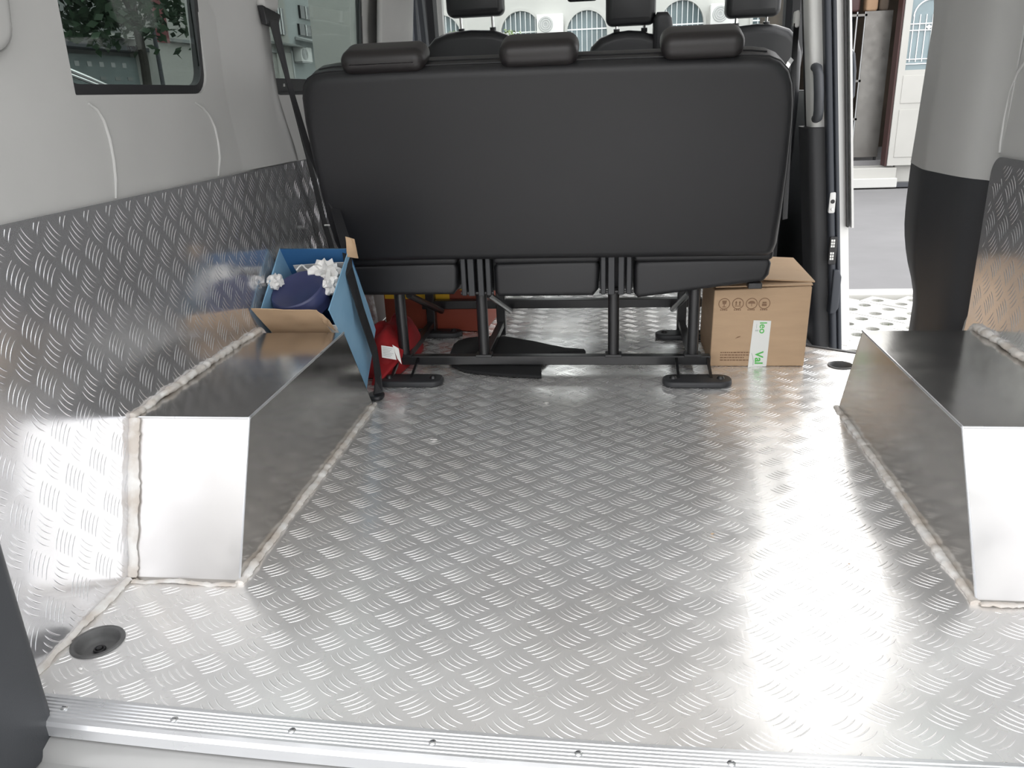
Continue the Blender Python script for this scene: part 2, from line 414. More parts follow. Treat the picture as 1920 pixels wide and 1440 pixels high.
F = [(i * n + k, i * n + k + 1, (i + 1) * n + k + 1, (i + 1) * n + k) for i in range(24) for k in range(n - 1)]
obj('painted_sill', V, F, 'sill_paint', rs, smooth=True, ang=50)

# ------------------------------------------------------------------ left wall
def rr_w(y0, y1, z0, z1, r): return rrect(y0, y1, z0, z1, r)
W1 = (1.432, 1.945, .868, 1.26); W2 = (2.33, 3.26, .862, 1.27)
wl = obj('wall_left', *sheet([(.87, 0), (3.97, 0), (3.97, 1.45), (.87, 1.45)], [rrect(*W1, .055, rs=(.055, .055, .003, .055)), rrect(*W2, .055)],
         lambda a, b: (xl(b) - .006, a, b), ZL), 'trim_white', smooth=True, solid=.03, face=(1, 0, 0), label='pale grey moulded side panel of the van, left', kind='structure')
wlp = obj('tread_plate', *sheet([(.87, .002), (2.95, .002), (2.95, .672), (.87, .68)], [], lambda a, b: (xl(b) + .002, a, b), ZL[:4]), 'wall_al', wl, solid=.003, face=(1, 0, 0), label='bright tread plate lining the lower wall')
def lin(u, v):
    z = -u
    if not (.012 < z < .672 and .885 < v < 2.93): return False
    if z < LB['z'] + .012 and LB['f0'] - .012 + (z / LB['z']) * (LB['t0'] - LB['f0']) < v < LB['f1'] + .01 - (z / LB['z']) * (LB['f1'] - LB['t1']): return False
    return True
tread((-.69, 0, .87, 2.95), lin, lambda u, v, h: (xl(-u) + .0019 + h, v, -u), 'wall_al', wlp)
for pts in ([(1.463, .853), (1.482, .843), (1.496, .822), (1.5, .788), (1.496, .75), (1.487, .715), (1.472, .679)], [(1.868, .848), (1.895, .838), (1.92, .82), (1.937, .79), (1.938, .755), (1.93, .72), (1.903, .679)]):
    obj('moulded_crease', *tube([(xl(z) - .005, y, z) for y, z in pts], [.002] + [.0035] * (len(pts) - 2) + [.002], 8), 'trim_white', wl, smooth=True)
# moulded grip recess rim near the rear pillar
obj('moulded_rib', *slab(rrect(1.10, 1.285, .93, 1.40, .05), lambda a, b, d: (xl(b) - .006 + d, a, b), -.004, .022, .018, 5), 'trim_white', wl, smooth=True, ang=60)
# pillar cover between the two windows
pr = [(1.955, -.006), (2.0, -.0045), (2.05, -.001), (2.10, .004), (2.15, .009), (2.20, .0135), (2.25, .0165), (2.30, .018), (2.335, .016), (2.350, .008), (2.356, -.006)]
zs = [.678, .72, .78, .86, .95, 1.05, 1.2, 1.42]; dy = [.055, .045, .02, -.01, -.02, -.02, -.02, -.02]
V = [(xl(z) - .004 + d, y + (s * min(1, i / 8)), z) for z, s in zip(zs, dy) for i, (y, d) in enumerate(pr)]; n = len(pr)
F = [(i * n + k, i * n + k + 1, (i + 1) * n + k + 1, (i + 1) * n + k) for i in range(len(zs) - 1) for k in range(n - 1)]
obj('pillar_cover', V, F, 'trim_white', wl, smooth=True, ang=60, solid=.003, face=(1, 0, 0))
obj('pillar_cover', *slab(rrect(3.33, 3.86, .70, 1.44, .03), lambda a, b, d: (xl(b) - .006 + d, a, b), -.003, .02, .012, 4), 'trim_white', wl, smooth=True, ang=60)
bead('sealant_bead', [(-.908, .875, .003), (-.908, 1.2, .004)], .0075, 'sealant', wl)

def window(name, W, xf_, sgn, mat, label, rim=.017, left=0):
    w = empty(name, (xf_(W[2]), (W[0] + W[1]) / 2, W[2]), label=label, kind='structure')
    o_ = rrect(W[0] - .004 - left, W[1] + .004, W[2] - .004, W[3] + .004, .058, 8); i_ = rrect(W[0] + rim - left, W[1] - rim, W[2] + rim + .006, W[3] - rim, .042, 8)
    k = len(o_); V, F = [], []
    for d in (-.012, -.030):
        V += [(xf_(b) + sgn * d, a, b) for a, b in o_] + [(xf_(b) + sgn * d, a, b) for a, b in i_]
    for i in range(k):
        j = (i + 1) % k
        F += [(i, j, k + j, k + i), (2 * k + i, 2 * k + j, 3 * k + j, 3 * k + i), (i, j, 2 * k + j, 2 * k + i), (k + i, k + j, 3 * k + j, 3 * k + i)]
    obj('gasket', V, F, 'rubber', w)
    p = obj('pane', *sheet(i_, [], lambda a, b: (xf_(b) - sgn * .018, a, b), [W[2] + .1, W[2] + .2, W[2] + .3]), mat, w, solid=.004)
    return w, p
sl = 1
w1, p1 = window('window_1', W1, xl, 1, 'glass_tint', 'tinted rear side window with rounded black gasket above the long tread plate', .013, .03)
w2, p2 = window('window_2', W2, xl, 1, 'glass_tint', 'tinted side window with black gasket beside the bench seat')
obj('lettering', *text('IVECO', .0135, lambda a, b, c: (xl(.955) - .013 + c, 1.655 - a, .955 + b), bold=.0005), 'rubber', p1)
obj('lower_band', *bx(xl(.875) - .02, xl(.875) - .008, 2.345, 3.2, .872, .908), 'rubber', w2)
obj('etched_mark', *text('.6B', .012, lambda a, b, c: (xl(.885) - .0075 + c, 2.425 + a, .889 + b)), 'white_plastic', w2)

# ------------------------------------------------------------------ right wall
W3 = (1.40, 2.08, .895, 1.27)
wr = obj('wall_right', *sheet([(.87, 0), (2.10, 0), (2.10, 1.45), (.87, 1.45)], [rrect(*W3, .055)], lambda a, b: (xr(b) + .006, a, b), ZL), 'trim_grey',
         smooth=True, solid=.03, face=(-1, 0, 0), label='grey moulded side panel and pillar beside the sliding door opening, right', kind='structure')
rp_poly = rrect(.87, 2.078, .002, .658, .05, rs=(.045, 0, 0, .0))
rp_poly = [(a - (.03 * (1 - b / .658) if a > 1.9 else 0), b) for a, b in rp_poly]
wrp = obj('tread_plate', *sheet(rp_poly, [], lambda a, b: (xr(b) - .002, a, b), ZL[:4]), 'wall_al', wr, solid=.003, face=(-1, 0, 0), label='tread plate with a rounded top corner')
def rin(u, v):
    z = -u
    if not (.012 < z < .642 and .885 < v < 2.06 - .03 * (1 - z / .658)): return False
    if z > .6 and v > 2.02: return False
    if z < RB['z'] + .012 and RB['f0'] - .012 + (z / RB['z']) * (RB['t0'] - RB['f0']) < v < RB['f1'] + .01 - (z / RB['z']) * (RB['f1'] - RB['t1']): return False
    return True
tread((-.67, 0, .87, 2.1), rin, lambda u, v, h: (xr(-u) - .0019 - h, v, -u), 'wall_al', wrp)
edge = [(-.05, 2.43), (.131, 2.425), (.227, 2.428), (.27, 2.46), (.305, 2.508), (.35, 2.55), (.403, 2.586), (.47, 2.602), (.591, 2.609), (.7, 2.60), (.874, 2.591), (1.04, 2.583), (1.45, 2.56)]
psec = [(0, .902), (.10, .896), (.16, .880), (.24, .868), (.32, .862), (.45, .857), (.58, .852), (.635, .853), (.72, .860), (.82, .870), (.93, .882), (1.0, .890), (1.0, .955)]
def pillar(z0, z1, mat, nm, shrink=0):
    zs = sorted({z0, z1} | {z for z in [i * .035 for i in range(45)] if z0 < z < z1}); V = []
    for z in zs:
        ye = lerp(edge, z); ys = 2.045 if z < .64 else 2.06
        off = lerp([(0, -.012), (.25, -.006), (.6, 0), (1, .004), (1.45, -.06)], z)
        V += [(x + off + shrink, ys + (ye - ys) * s, z) for s, x in psec]
    n = len(psec); F = [(i * n + k, i * n + k + 1, (i + 1) * n + k + 1, (i + 1) * n + k) for i in range(len(zs) - 1) for k in range(n - 1)]
    return obj(nm, V, F, mat, wr, smooth=True, ang=65, solid=.004, face=(-1, 0, 0))
pillar(.599, 1.44, 'trim_grey', 'pillar_cover')
pl = pillar(-.02, .6015, 'black_trim', 'lower_pillar_cover', .0012); tag(pl, 'black plastic lower pillar cover')
w3, p3 = window('window_3', W3, xr, -1, 'glass_tint', 'tinted side window at the top right behind the pillar')
obj('moulded_crease', *tube([(xr(z) + .004, y, z) for y, z in [(2.02, .87), (2.055, .84), (2.072, .80), (2.075, .74), (2.07, .69), (2.063, .665)]], .0035, 8), 'trim_grey', wr, smooth=True)

# ------------------------------------------------------------------ ceiling, rear pillar trims, cab shell
V = []; secs = [(-.86, 1.44), (-.7, 1.475), (-.3, 1.495), (.2, 1.495), (.65, 1.475), (.80, 1.44)]
ys = [.87, 2, 3.2, 4.35]
V = [(x, y, z) for y in ys for x, z in secs]; n = len(secs)
F = [(i * n + k, i * n + k + 1, (i + 1) * n + k + 1, (i + 1) * n + k) for i in range(3) for k in range(n - 1)]
obj('ceiling', V, F, 'ceiling', smooth=True, solid=.04, face=(0, 0, -1), label='pale grey headliner under the van roof', kind='structure')
t3 = obj('trim_3', *slab(rrect(-1.02, -.822, .73, .868, .02, 4), lambda a, b, d: (a, b, d), -.055, .32, .012, 3), 'pillar_dark', smooth=True, ang=50, label='dark grey plastic cover on the rear door pillar, left edge', kind='structure')
obj('upper_pillar', *slab(rrect(-1.02, -.915, .75, .868, .02, 4), lambda a, b, d: (a, b, d), .32, 1.46, .012, 3), 'trim_white', t3, smooth=True, ang=50)
obj('clip_cover', *slab(circ(-.905, .20, .014, 16), lambda a, b, d: (a, .73 + d, b), -.0015, .001, .001, 2), 'dgrey_trim', t3, smooth=True)
t4 = obj('trim_4', *slab(rrect(.86, 1.0, .73, .868, .02, 4), lambda a, b, d: (a, b, d), -.055, .46, .012, 3), 'pillar_dark', smooth=True, ang=50, label='dark grey plastic cover on the right rear door pillar', kind='structure')
obj('upper_pillar', *slab(rrect(.878, 1.0, .75, .868, .02, 4), lambda a, b, d: (a, b, d), .46, 1.46, .012, 3), 'trim_grey', t4, smooth=True, ang=50)
d3 = empty('door_3', (1.0, .7, -.3), label='unseen right rear door, added outside the frame to shade the right wheel cover', kind='structure')  # unseen door, added to dim what the right wheel cover reflects
obj('door_skin', *sheet([(-.10, -.55), (.72, -.55), (.72, 1.42), (-.10, 1.42)], [rrect(.04, .58, .72, 1.30, .06)], lambda a, b: (.985, a, b)), 'body_white', d3, solid=.05, face=(-1, 0, 0))
obj('inner_panel', *slab(rrect(-.04, .66, -.45, .62, .05), lambda a, b, d: (.985 - d, a, b), 0, .03, .012, 3), 'dgrey_trim', d3, smooth=True)
obj('pane', *sheet(rrect(.035, .585, .715, 1.305, .06), [], lambda a, b: (1.01, a, b)), 'glass_tint', d3, solid=.004)
# sliding-door front pillar
bpl = empty('trim_5', (.83, 3.3, -.2), label='front pillar of the sliding door opening with pale upper and black lower cover', kind='structure')
tilt = lambda z: (z - .67) * -.11
def pil(poly, z0, z1, r=.01, n=9):
    """vertical strip leaning inward with height"""
    zs = [z0 + (z1 - z0) * i / n for i in range(n + 1)]; k = len(poly)
    V = [(a + tilt(z), b, z) for z in zs for a, b in poly]
    F = [(i * k + j, i * k + (j + 1) % k, (i + 1) * k + (j + 1) % k, (i + 1) * k + j) for i in range(n) for j in range(k)]
    F += [tuple(range(k))[::-1], tuple(n * k + j for j in range(k))]
    return V, F
obj('upper_cover', *pil(rrect(.755, .83, 3.31, 3.43, .02, 4, rs=(0, .03, .02, 0)), .674, 1.46), 'white_plastic', bpl, smooth=True, ang=50)  # whiter than the other trim: light from the door opening put into the colour
obj('lower_cover', *pil(rrect(.740, .83, 3.30, 3.50, .02, 4, rs=(0, .03, .025, 0)), -.2, .672), 'black_trim', bpl, smooth=True, ang=50)
obj('dark_edge_strip', *pil(rrect(.768, .80, 3.43, 3.50, .01, 3), -.2, 1.46), 'black_trim', bpl, smooth=True, ang=50)  # dark strip along the inner edge of the pillar
obj('door_seal', *pil(rrect(.800, .826, 3.265, 3.315, .010, 4), -.2, 1.46), 'gasket', bpl, smooth=True, ang=50)
obj('door_seal', *pil(rrect(.827, .842, 3.262, 3.305, .006, 4), -.2, 1.46), 'gasket', bpl, smooth=True, ang=50)
obj('body_flange', *pil([(.842, 3.275), (.878, 3.285), (.878, 3.34), (.842, 3.34)], -.18, 1.46), 'body_white', bpl)
obj('rain_channel', *pil([(.868, 3.262), (.874, 3.262), (.874, 3.29), (.868, 3.29)], .30, 1.46), 'steel_black', bpl)
obj('outer_flange', *pil([(.880, 3.245), (.888, 3.245), (.892, 3.36), (.880, 3.36)], .30, 1.46), 'body_white', bpl)
lk = obj('latch_striker', *slab(rrect(.828, .852, .355, .435, .006, 4), lambda a, b, d: (a + .005, 3.268 + d, b), -.004, .012, .003, 2), 'body_white', bpl, smooth=True)
obj('striker_hole', *slab(circ(.8455, .40, .008, 14), lambda a, b, d: (a, 3.268 + d, b), -.006, .001, .001, 2), 'rubber', lk)
obj('striker_bolt', *slab(circ(.8455, .370, .005, 12), lambda a, b, d: (a, 3.268 + d, b), -.007, .001, .002, 2), 'zinc', lk)
ct = obj('contact_plate', *slab(rrect(.848, .878, .155, .265, .006, 4), lambda a, b, d: (a, 3.262 + d, b), -.003, .012, .003, 2), 'rubber', bpl)
for zc in (.24, .19):
    for i in range(2):
        for j in range(3): obj('contact_pin', *bx(.853 + i * .008, .859 + i * .008, 3.2565, 3.260, zc - .016 + j * .011, zc - .008 + j * .011), 'white_plastic', ct)
obj('rubber_bumper', *slab([(.872, .135), (.893, .135), (.905, .105), (.905, -.02), (.893, -.045), (.872, -.045)], lambda a, b, d: (a, 3.262 + d, b), -.01, .05, .006, 3), 'gasket', bpl, smooth=True)
obj('side_moulding', *slab(rrect(.893, .912, .44, .62, .008, 4), lambda a, b, d: (a, 3.40 + d, b), 0, .12, .005, 3), 'gasket', bpl, smooth=True)
obj('bolt_head', *lathe([(0, .004), (.005, .003), (.006, 0)], 12, (.852, 3.274, .535), (Vector((1, 0, 0)), Vector((0, 0, 1)), Vector((0, -1, 0)))), 'zinc', bpl, smooth=True)
obj('bolt_head', *lathe([(0, .004), (.005, .003), (.006, 0)], 12, (.856, 3.274, .49), (Vector((1, 0, 0)), Vector((0, 0, 1)), Vector((0, -1, 0)))), 'zinc', bpl, smooth=True)
# grab handle on that pillar
gh = empty('grab_handle', (.77, 3.30, .70), label='dark grey vertical grab handle on the pale door pillar', cat='handle')
hx = lambda z: .772 + (z - .67) * -.10
obj('grip', *tube([(hx(.705), 3.318, .705), (hx(.71), 3.29, .71), (hx(.74), 3.27, .735), (hx(.80), 3.265, .80), (hx(.86), 3.268, .86), (hx(.885), 3.285, .883), (hx(.89), 3.318, .888)], [.017, .018, .018, .018, .018, .018, .017], 14), 'dgrey_trim', gh, smooth=True, ang=80)
# seat belt on that pillar
sb = empty('seat_belt', (.70, 3.55, .4), label='black seat belt hanging from a white guide beside the sliding door pillar', cat='seat belt')
obj('guide', *slab(rrect(.690, .712, 1.035, 1.095, .010, 5), lambda a, b, d: (a, 3.46 + d, b), -.008, .03, .006, 3), 'white_plastic', sb, smooth=True)
obj('webbing', *ribbon([(.70, 3.462, 1.05), (.705, 3.48, .9), (.712, 3.50, .6), (.72, 3.50, .3)], (.012, .012, 0)), 'belt', sb)
obj('buckle_tongue', *ribbon([(.672, 3.47, .885), (.684, 3.465, .91), (.694, 3.465, .925)], (.006, 0, -.006), .003), 'chrome', sb)
obj('lower_guide', *ribbon([(.677, 3.47, .675), (.688, 3.466, .690), (.698, 3.466, .70)], (.006, 0, -.006), .003), 'white_plastic', sb)

# front doors, windscreen pillars, dashboard
d1 = empty('door_1', (-.95, 4.3, .4), label='front driver door frame and window seen past the left panel', kind='structure')
obj('door_panel', *bx(-1.0, -.95, 3.98, 4.95, -.3, .88), 'black_trim', d1)
obj('door_frame', *join(tube([(-.955, 3.93, .7), (-.955, 3.92, 1.0), (-.945, 3.91, 1.25), (-.92, 3.90, 1.44)], .022, 10)), 'rubber', d1, smooth=True)
obj('window_bar', *tube([(-.955, 4.15, .86), (-.95, 4.14, 1.1), (-.93, 4.06, 1.4)], .020, 8), 'gasket', d1, smooth=True)
obj('window_bar', *tube([(-.955, 4.42, .86), (-.95, 4.30, 1.1), (-.93, 4.15, 1.4)], .030, 8), 'dgrey_trim', d1, smooth=True)
obj('window_bar', *tube([(-.955, 4.60, .86), (-.95, 4.50, 1.1), (-.93, 4.38, 1.4)], .045, 8), 'rubber', d1, smooth=True)
obj('screen_pillar', *tube([(-.985, 5.0, .75), (-.965, 4.78, 1.05), (-.945, 4.66, 1.25), (-.91, 4.5, 1.45)], .042, 10), 'trim_white', d1, smooth=True)
d2 = empty('door_2', (.9, 4.3, .4), label='front passenger door frame beyond the seats', kind='structure')
obj('door_panel', *bx(.90, .95, 3.72, 4.95, -.3, .80), 'black_trim', d2)
obj('door_frame', *tube([(.90, 3.80, .7), (.90, 3.78, 1.0), (.88, 3.76, 1.44)], .035, 10), 'rubber', d2, smooth=True)
obj('screen_pillar', *tube([(.975, 5.0, .75), (.955, 4.78, 1.05), (.93, 4.66, 1.25), (.88, 4.5, 1.45)], .060, 10), 'black_trim', d2, smooth=True)
w4 = empty('window_4', (0, 4.9, .9), label='clear windscreen beyond the front seats', kind='structure')
V = [(x, y - .04 * abs(x) ** 2, z) for y, z in ((5.05, .78), (4.86, 1.0), (4.72, 1.2), (4.45, 1.5)) for x in (-.95, -.5, 0, .5, .95)]
F = [(i * 5 + k, i * 5 + k + 1, i * 5 + 6 + k, i * 5 + 5 + k) for i in range(3) for k in range(4)]
obj('pane', V, F, 'glass_clear', w4, smooth=True, solid=.005)
dsh = obj('dashboard', *slab([(4.62, -.2), (4.60, .62), (4.70, .74), (5.15, .76), (5.15, -.2)], lambda a, b, d: (d, a, b), -.94, .94, .03, 3), 'black_trim', smooth=True, label='black dashboard below the windscreen, hidden behind the seats', cat='dashboard')
mr = empty('rear_view_mirror', (-.15, 4.55, 1.3), label='black interior mirror at the top edge between driver and middle seat', cat='mirror')
obj('housing', *slab(rrect(-.235, -.075, 1.272, 1.34, .02, 5), lambda a, b, d: (a, 4.55 + d, b), 0, .035, .012, 3), 'rubber', mr, smooth=True)
obj('stem', *tube([(-.155, 4.56, 1.33), (-.155, 4.60, 1.42)], .008, 8), 'rubber', mr, smooth=True)
obj('cab_floor', *bx(-.94, .94, 3.55, 5.1, -.32, -.3), 'mat', label='dark cab floor under the front seats', cat='floor mat', kind='structure')

# outside door mirror
om = empty('door_mirror', (1.15, 4.6, .7), label='dark grey and white outside mirror beyond the door pillar', cat='mirror')
obj('shell', *slab(rrect(1.10, 1.235, .80, 1.0, .03, 5), lambda a, b, d: (a, 4.62 + d, b), 0, .10, .03, 4), 'white_plastic', om, smooth=True)
obj('frame', *tube([(1.14, 4.61, 1.0), (1.19, 4.61, .995), (1.222, 4.61, .96), (1.235, 4.61, .88), (1.24, 4.61, .76), (1.215, 4.61, .715), (1.17, 4.61, .71)], .014, 8), 'gasket', om, smooth=True)
obj('arm', *tube([(.98, 4.66, .72), (1.08, 4.66, .73), (1.19, 4.64, .745)], .022, 8), 'gasket', om, smooth=True)
obj('lower_cap', *slab([(1.19, .71), (1.21, .69), (1.24, .74), (1.235, .785), (1.205, .76)], lambda a, b, d: (a, 4.60 + d, b), 0, .05, .008, 3), 'white_plastic', om, smooth=True)

# ------------------------------------------------------------------ wheel arch covers
def arch(B, xo, s, label):
    e = empty('wheel_arch_cover', ((B['xi'] + xo(0)) / 2, (B['f0'] + B['f1']) / 2, 0), label=label, cat='wheel cover')
    xi, z = B['xi'], B['z']; th = .0016
    def pan(nm, quad, mat='box_al'):
        q = [Vector(p) for p in quad]; return obj(nm, q, [(0, 1, 2, 3)], mat, e, solid=th, solid_off=1, recalc=False)
    order = (lambda q: q) if s > 0 else (lambda q: q[::-1])
    fi, fo = (xi, B['f0'], .001), (xo(0), B['f0'], .001); ti, to = (xi, B['t0'], z), (xo(z), B['t0'], z)
    bi, bo = (xi, B['f1'], .001), (xo(0), B['f1'], .001); ui, uo = (xi, B['t1'], z), (xo(z), B['t1'], z)
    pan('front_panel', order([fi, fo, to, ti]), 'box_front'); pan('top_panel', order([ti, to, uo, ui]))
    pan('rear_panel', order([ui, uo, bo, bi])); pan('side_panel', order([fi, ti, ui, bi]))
    # folded flange lip along the front foot
    obj('foot_flange', *bx(min(xi, xo(0)), max(xi, xo(0)), B['f0'] - .012, B['f0'] + .001, .0005, .0035), 'box_al', e)
    obj('edge_fold', *tube([ti, ui], .0028, 6), 'strip_al', e, smooth=True); obj('edge_fold', *tube([fi, ti], .0022, 6), 'strip_al', e, smooth=True); obj('edge_fold', *tube([to, ti], .0022, 6), 'strip_al', e, smooth=True)
    k = s
    bead('sealant_bead', [(xi + k * .004, B['f0'] - .008, .003), (xi + k * .004, B['f1'] + .004, .003)], .007, 'sealant', e)
    bead('sealant_bead', [(xo(0) + k * .01, B['f0'] - .012, .003), (xi, B['f0'] - .012, .003)], .005, 'sealant', e, flat=.5)
    bead('sealant_bead', [(xo(z) + k * .002, B['t0'] - .006, z + .004), (xo(z) + k * .002, B['t1'] + .02, z + .006), (xo(z) + k * .006, B['t1'] + .035, z - .02)], .0080, 'sealant', e, jit=.002, step=.006, flat=.7)
    bead('sealant_bead', [(xo(0) + k * .004, B['f0'] - .004, .004), (xo(z) + k * .003, B['t0'] - .006, z)], .0085, 'sealant', e, jit=.001)
    return e
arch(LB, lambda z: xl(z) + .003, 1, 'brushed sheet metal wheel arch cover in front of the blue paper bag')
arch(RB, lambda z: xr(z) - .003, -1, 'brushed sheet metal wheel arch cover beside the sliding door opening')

# ------------------------------------------------------------------ floor anchor cups
def cup(c, r, label):
    e = empty('floor_anchor_cup', (*c, 0), label=label, cat='anchor cup', group='round floor anchor cups')
    obj('dish', *lathe([(r * 1.08, .0005), (r * 1.06, .003), (r * .95, .0035), (r * .89, .001), (r * .82, -.010), (r * .70, -.017), (r * .64, -.018), (0, -.018)], 32, (*c, 0)), 'cup', e, smooth=True, ang=60)
    obj('anchor_ring', *tube([(c[0] + .008 * math.cos(a), c[1] + .008 * math.sin(a), -.0145) for a in [i * math.pi / 6 for i in range(13)]], .0025, 6), 'rubber', e, smooth=True)
    obj('anchor_bolt', *lathe([(0, -.010), (.005, -.011), (.0055, -.017)], 10, (*c, 0)), 'steel_black', e, smooth=True)
cup(cups[0][0], .040, 'dark round anchor cup sunk in the floor near the rear left pillar')
cup(cups[1][0], .036, 'dark round anchor cup sunk in the floor beside the cardboard box')

# ------------------------------------------------------------------ bench seat
bs = empty('bench_seat', (-.18, 2.5, 0), label='black leatherette three-place bench seat on a black steel frame', cat='bench seat')
T = Vector((0, -.16, .525)).normalized(); Nf = Vector((0, .525, .16)).normalized(); B0 = Vector((0, 2.33, .38))
def bk(a, b, d): return Vector((a, 0, 0)) + B0 + T * b + Nf * d
out = [(-.775, -.008), (-.80, -.002), (-.818, .015), (-.830, .06), (-.835, .131), (-.838, .234), (-.838, .344), (-.836, .419), (-.830, .483), (-.820, .515), (-.806, .533), (-.783, .545), (-.745, .550),
       (-.615, .553), (-.404, .553), (-.131, .550), (.133, .547), (.345, .543), (.385, .538), (.413, .526), (.436, .503), (.449, .470), (.456, .43), (.461, .38), (.465, .25), (.466, .12), (.465, .03), (.458, .0), (.44, -.012)]
obj('backrest', *slab(out, bk, 0, .13, .028, 5), 'leather', bs, smooth=True, ang=60)
seam = [out[i] for i in range(2, 28)]
obj('piping', *tube([bk(a * .999, b, .028) for a, b in seam], .0028, 6), 'leather', bs, smooth=True)
for i, (a0, a1, tp) in enumerate([(-.703, -.478, .056), (-.287, -.085, .060), (.119, .322, .060)]):
    hr = obj('headrest', *slab(rrect(a0, a1, .540, .546 + tp, .03, 6), bk, -.005, .105, .028, 5), 'leather2', bs, smooth=True, ang=60)
    for px in (a0 + .05, a1 - .05): obj('post', *tube([bk(px, .52, .05), bk(px, .57, .05)], .006, 8), 'chrome', hr, smooth=True)
obj('top_seam', *tube([bk(a, b + .0, .065) for a, b in out[11:19]], .003, 6), 'leather', bs, smooth=True)
# seat cushions seen from behind, each with a rolled rear edge
for (a0, a1, zb0, zb1) in ((-.805, -.466, .262, .262), (-.356, -.036, .254, .254), (.066, .462, .246, .292)):
    w = a1 - a0
    cu = obj('seat_cushion', *slab([(a0 + .012, zb0), (a1 - .02, zb1), (a1 - .004, zb1 + .02), (a1, .345), (a1 - .01, .366), (a0 + .01, .362), (a0, .345), (a0, zb0 + .015)], lambda a, b, d: (a, d, b), 2.375, 2.87, .016, 4), 'leather', bs, smooth=True, ang=60)
    obj('rolled_edge', *slab(rrect(a0 - .002, a1 + .002, .358, .395, .014, 4), lambda a, b, d: (a, d, b), 2.362, 2.44, .014, 4), 'leather', cu, smooth=True, ang=60)
# hinge brackets between cushions
for xc in (-.41, .013):
    h = obj('hinge_bracket', *join(bx(xc - .046, xc - .030, 2.362, 2.43, .262, .383), bx(xc + .030, xc + .046, 2.362, 2.43, .262, .383)), 'black_trim', bs, bev=.004)
    obj('hinge_cover', *join(bx(xc - .024, xc - .004, 2.358, 2.40, .262, .378), bx(xc + .006, xc + .024, 2.358, 2.40,   .262, .378)), 'black_trim', h, bev=.003)
    obj('hinge_backing', *bx(xc - .05, xc + .05, 2.432, 2.438, .262, .385), 'black_trim', h)
    obj('hinge_pin', *tube([(xc - .05, 2.375, .268), (xc + .052, 2.375, .268)], .005, 8), 'steel_black', h, smooth=True)
# steel frame
def rail(nm, y, z, x0, x1, h=.030, d=.030, par=bs): return obj(nm, *bx(x0, x1, y, y + d, z, z + h), 'steel_black', par, bev=.003)
rail('lower_rail', 2.405, .024, -.692, .305); rail('rear_rail', 2.83, .098, -.70, .32, .032)
rail('upper_rail', 2.60, .228, -.70, .32, .025)
for x in (-.668, -.405, .006, .250):
    lg = obj('leg', *tube([(x, 2.42, .05), (x, 2.42, .27)], .0175, 14), 'steel_black', bs, smooth=True)
    obj('collar', *bx(x - .026, x + .026, 2.40, 2.44, .050, .060), 'steel_black', lg, bev=.002)
for x in (-.668, -.405, .250):
    obj('side_rail', *bx(x - .012, x + .012, 2.42, 2.84, .030, .052), 'steel_black', bs, bev=.002)
    obj('rear_leg', *bx(x - .016, x + .016, 2.825, 2.86, .0, .25), 'steel_black', bs, bev=.003)
for x, s in ((-.64, 1), (-.385, 1), (.235, -1)):
    obj('brace', *tube([(x, 2.43, .25), (x + .02 * s, 2.80, .10)], .011, 10), 'steel_black', bs, smooth=True)
for xa, xb, y0, y1 in ((-.722, -.518, 2.255, 2.335), (.152, .355, 2.258, 2.338), (-.74, -.55, 2.78, 2.85), (.155, .345, 2.745, 2.82)):
    fp = obj('foot_plate', *slab(rrect(xa, xb, y0, y1, .036, 6), lambda a, b, d: (a, b, d), .0005, .020, .006, 3), 'black_trim', bs, smooth=True, ang=50)
    for bxp in (xa + .032, xb - .032):
        obj('bolt', *lathe([(0, .029), (.007, .028), (.010, .024), (.012, .019)], 12, (bxp, (y0 + y1) / 2, 0)), 'steel_black', fp, smooth=True)
for x in (-.684, -.620, .200, .296):
    obj('foot_tab', *prism([(2.290, .018), (2.325, .018), (2.432, .045), (2.432, .05), (2.405, .05)], lambda a, b, d: (d, a, b), x - .004, x + .004), 'steel_black', bs)
obj('latch', *bx(.40, .44, 2.38, 2.42, .270, .288), 'steel_black', bs, bev=.003)

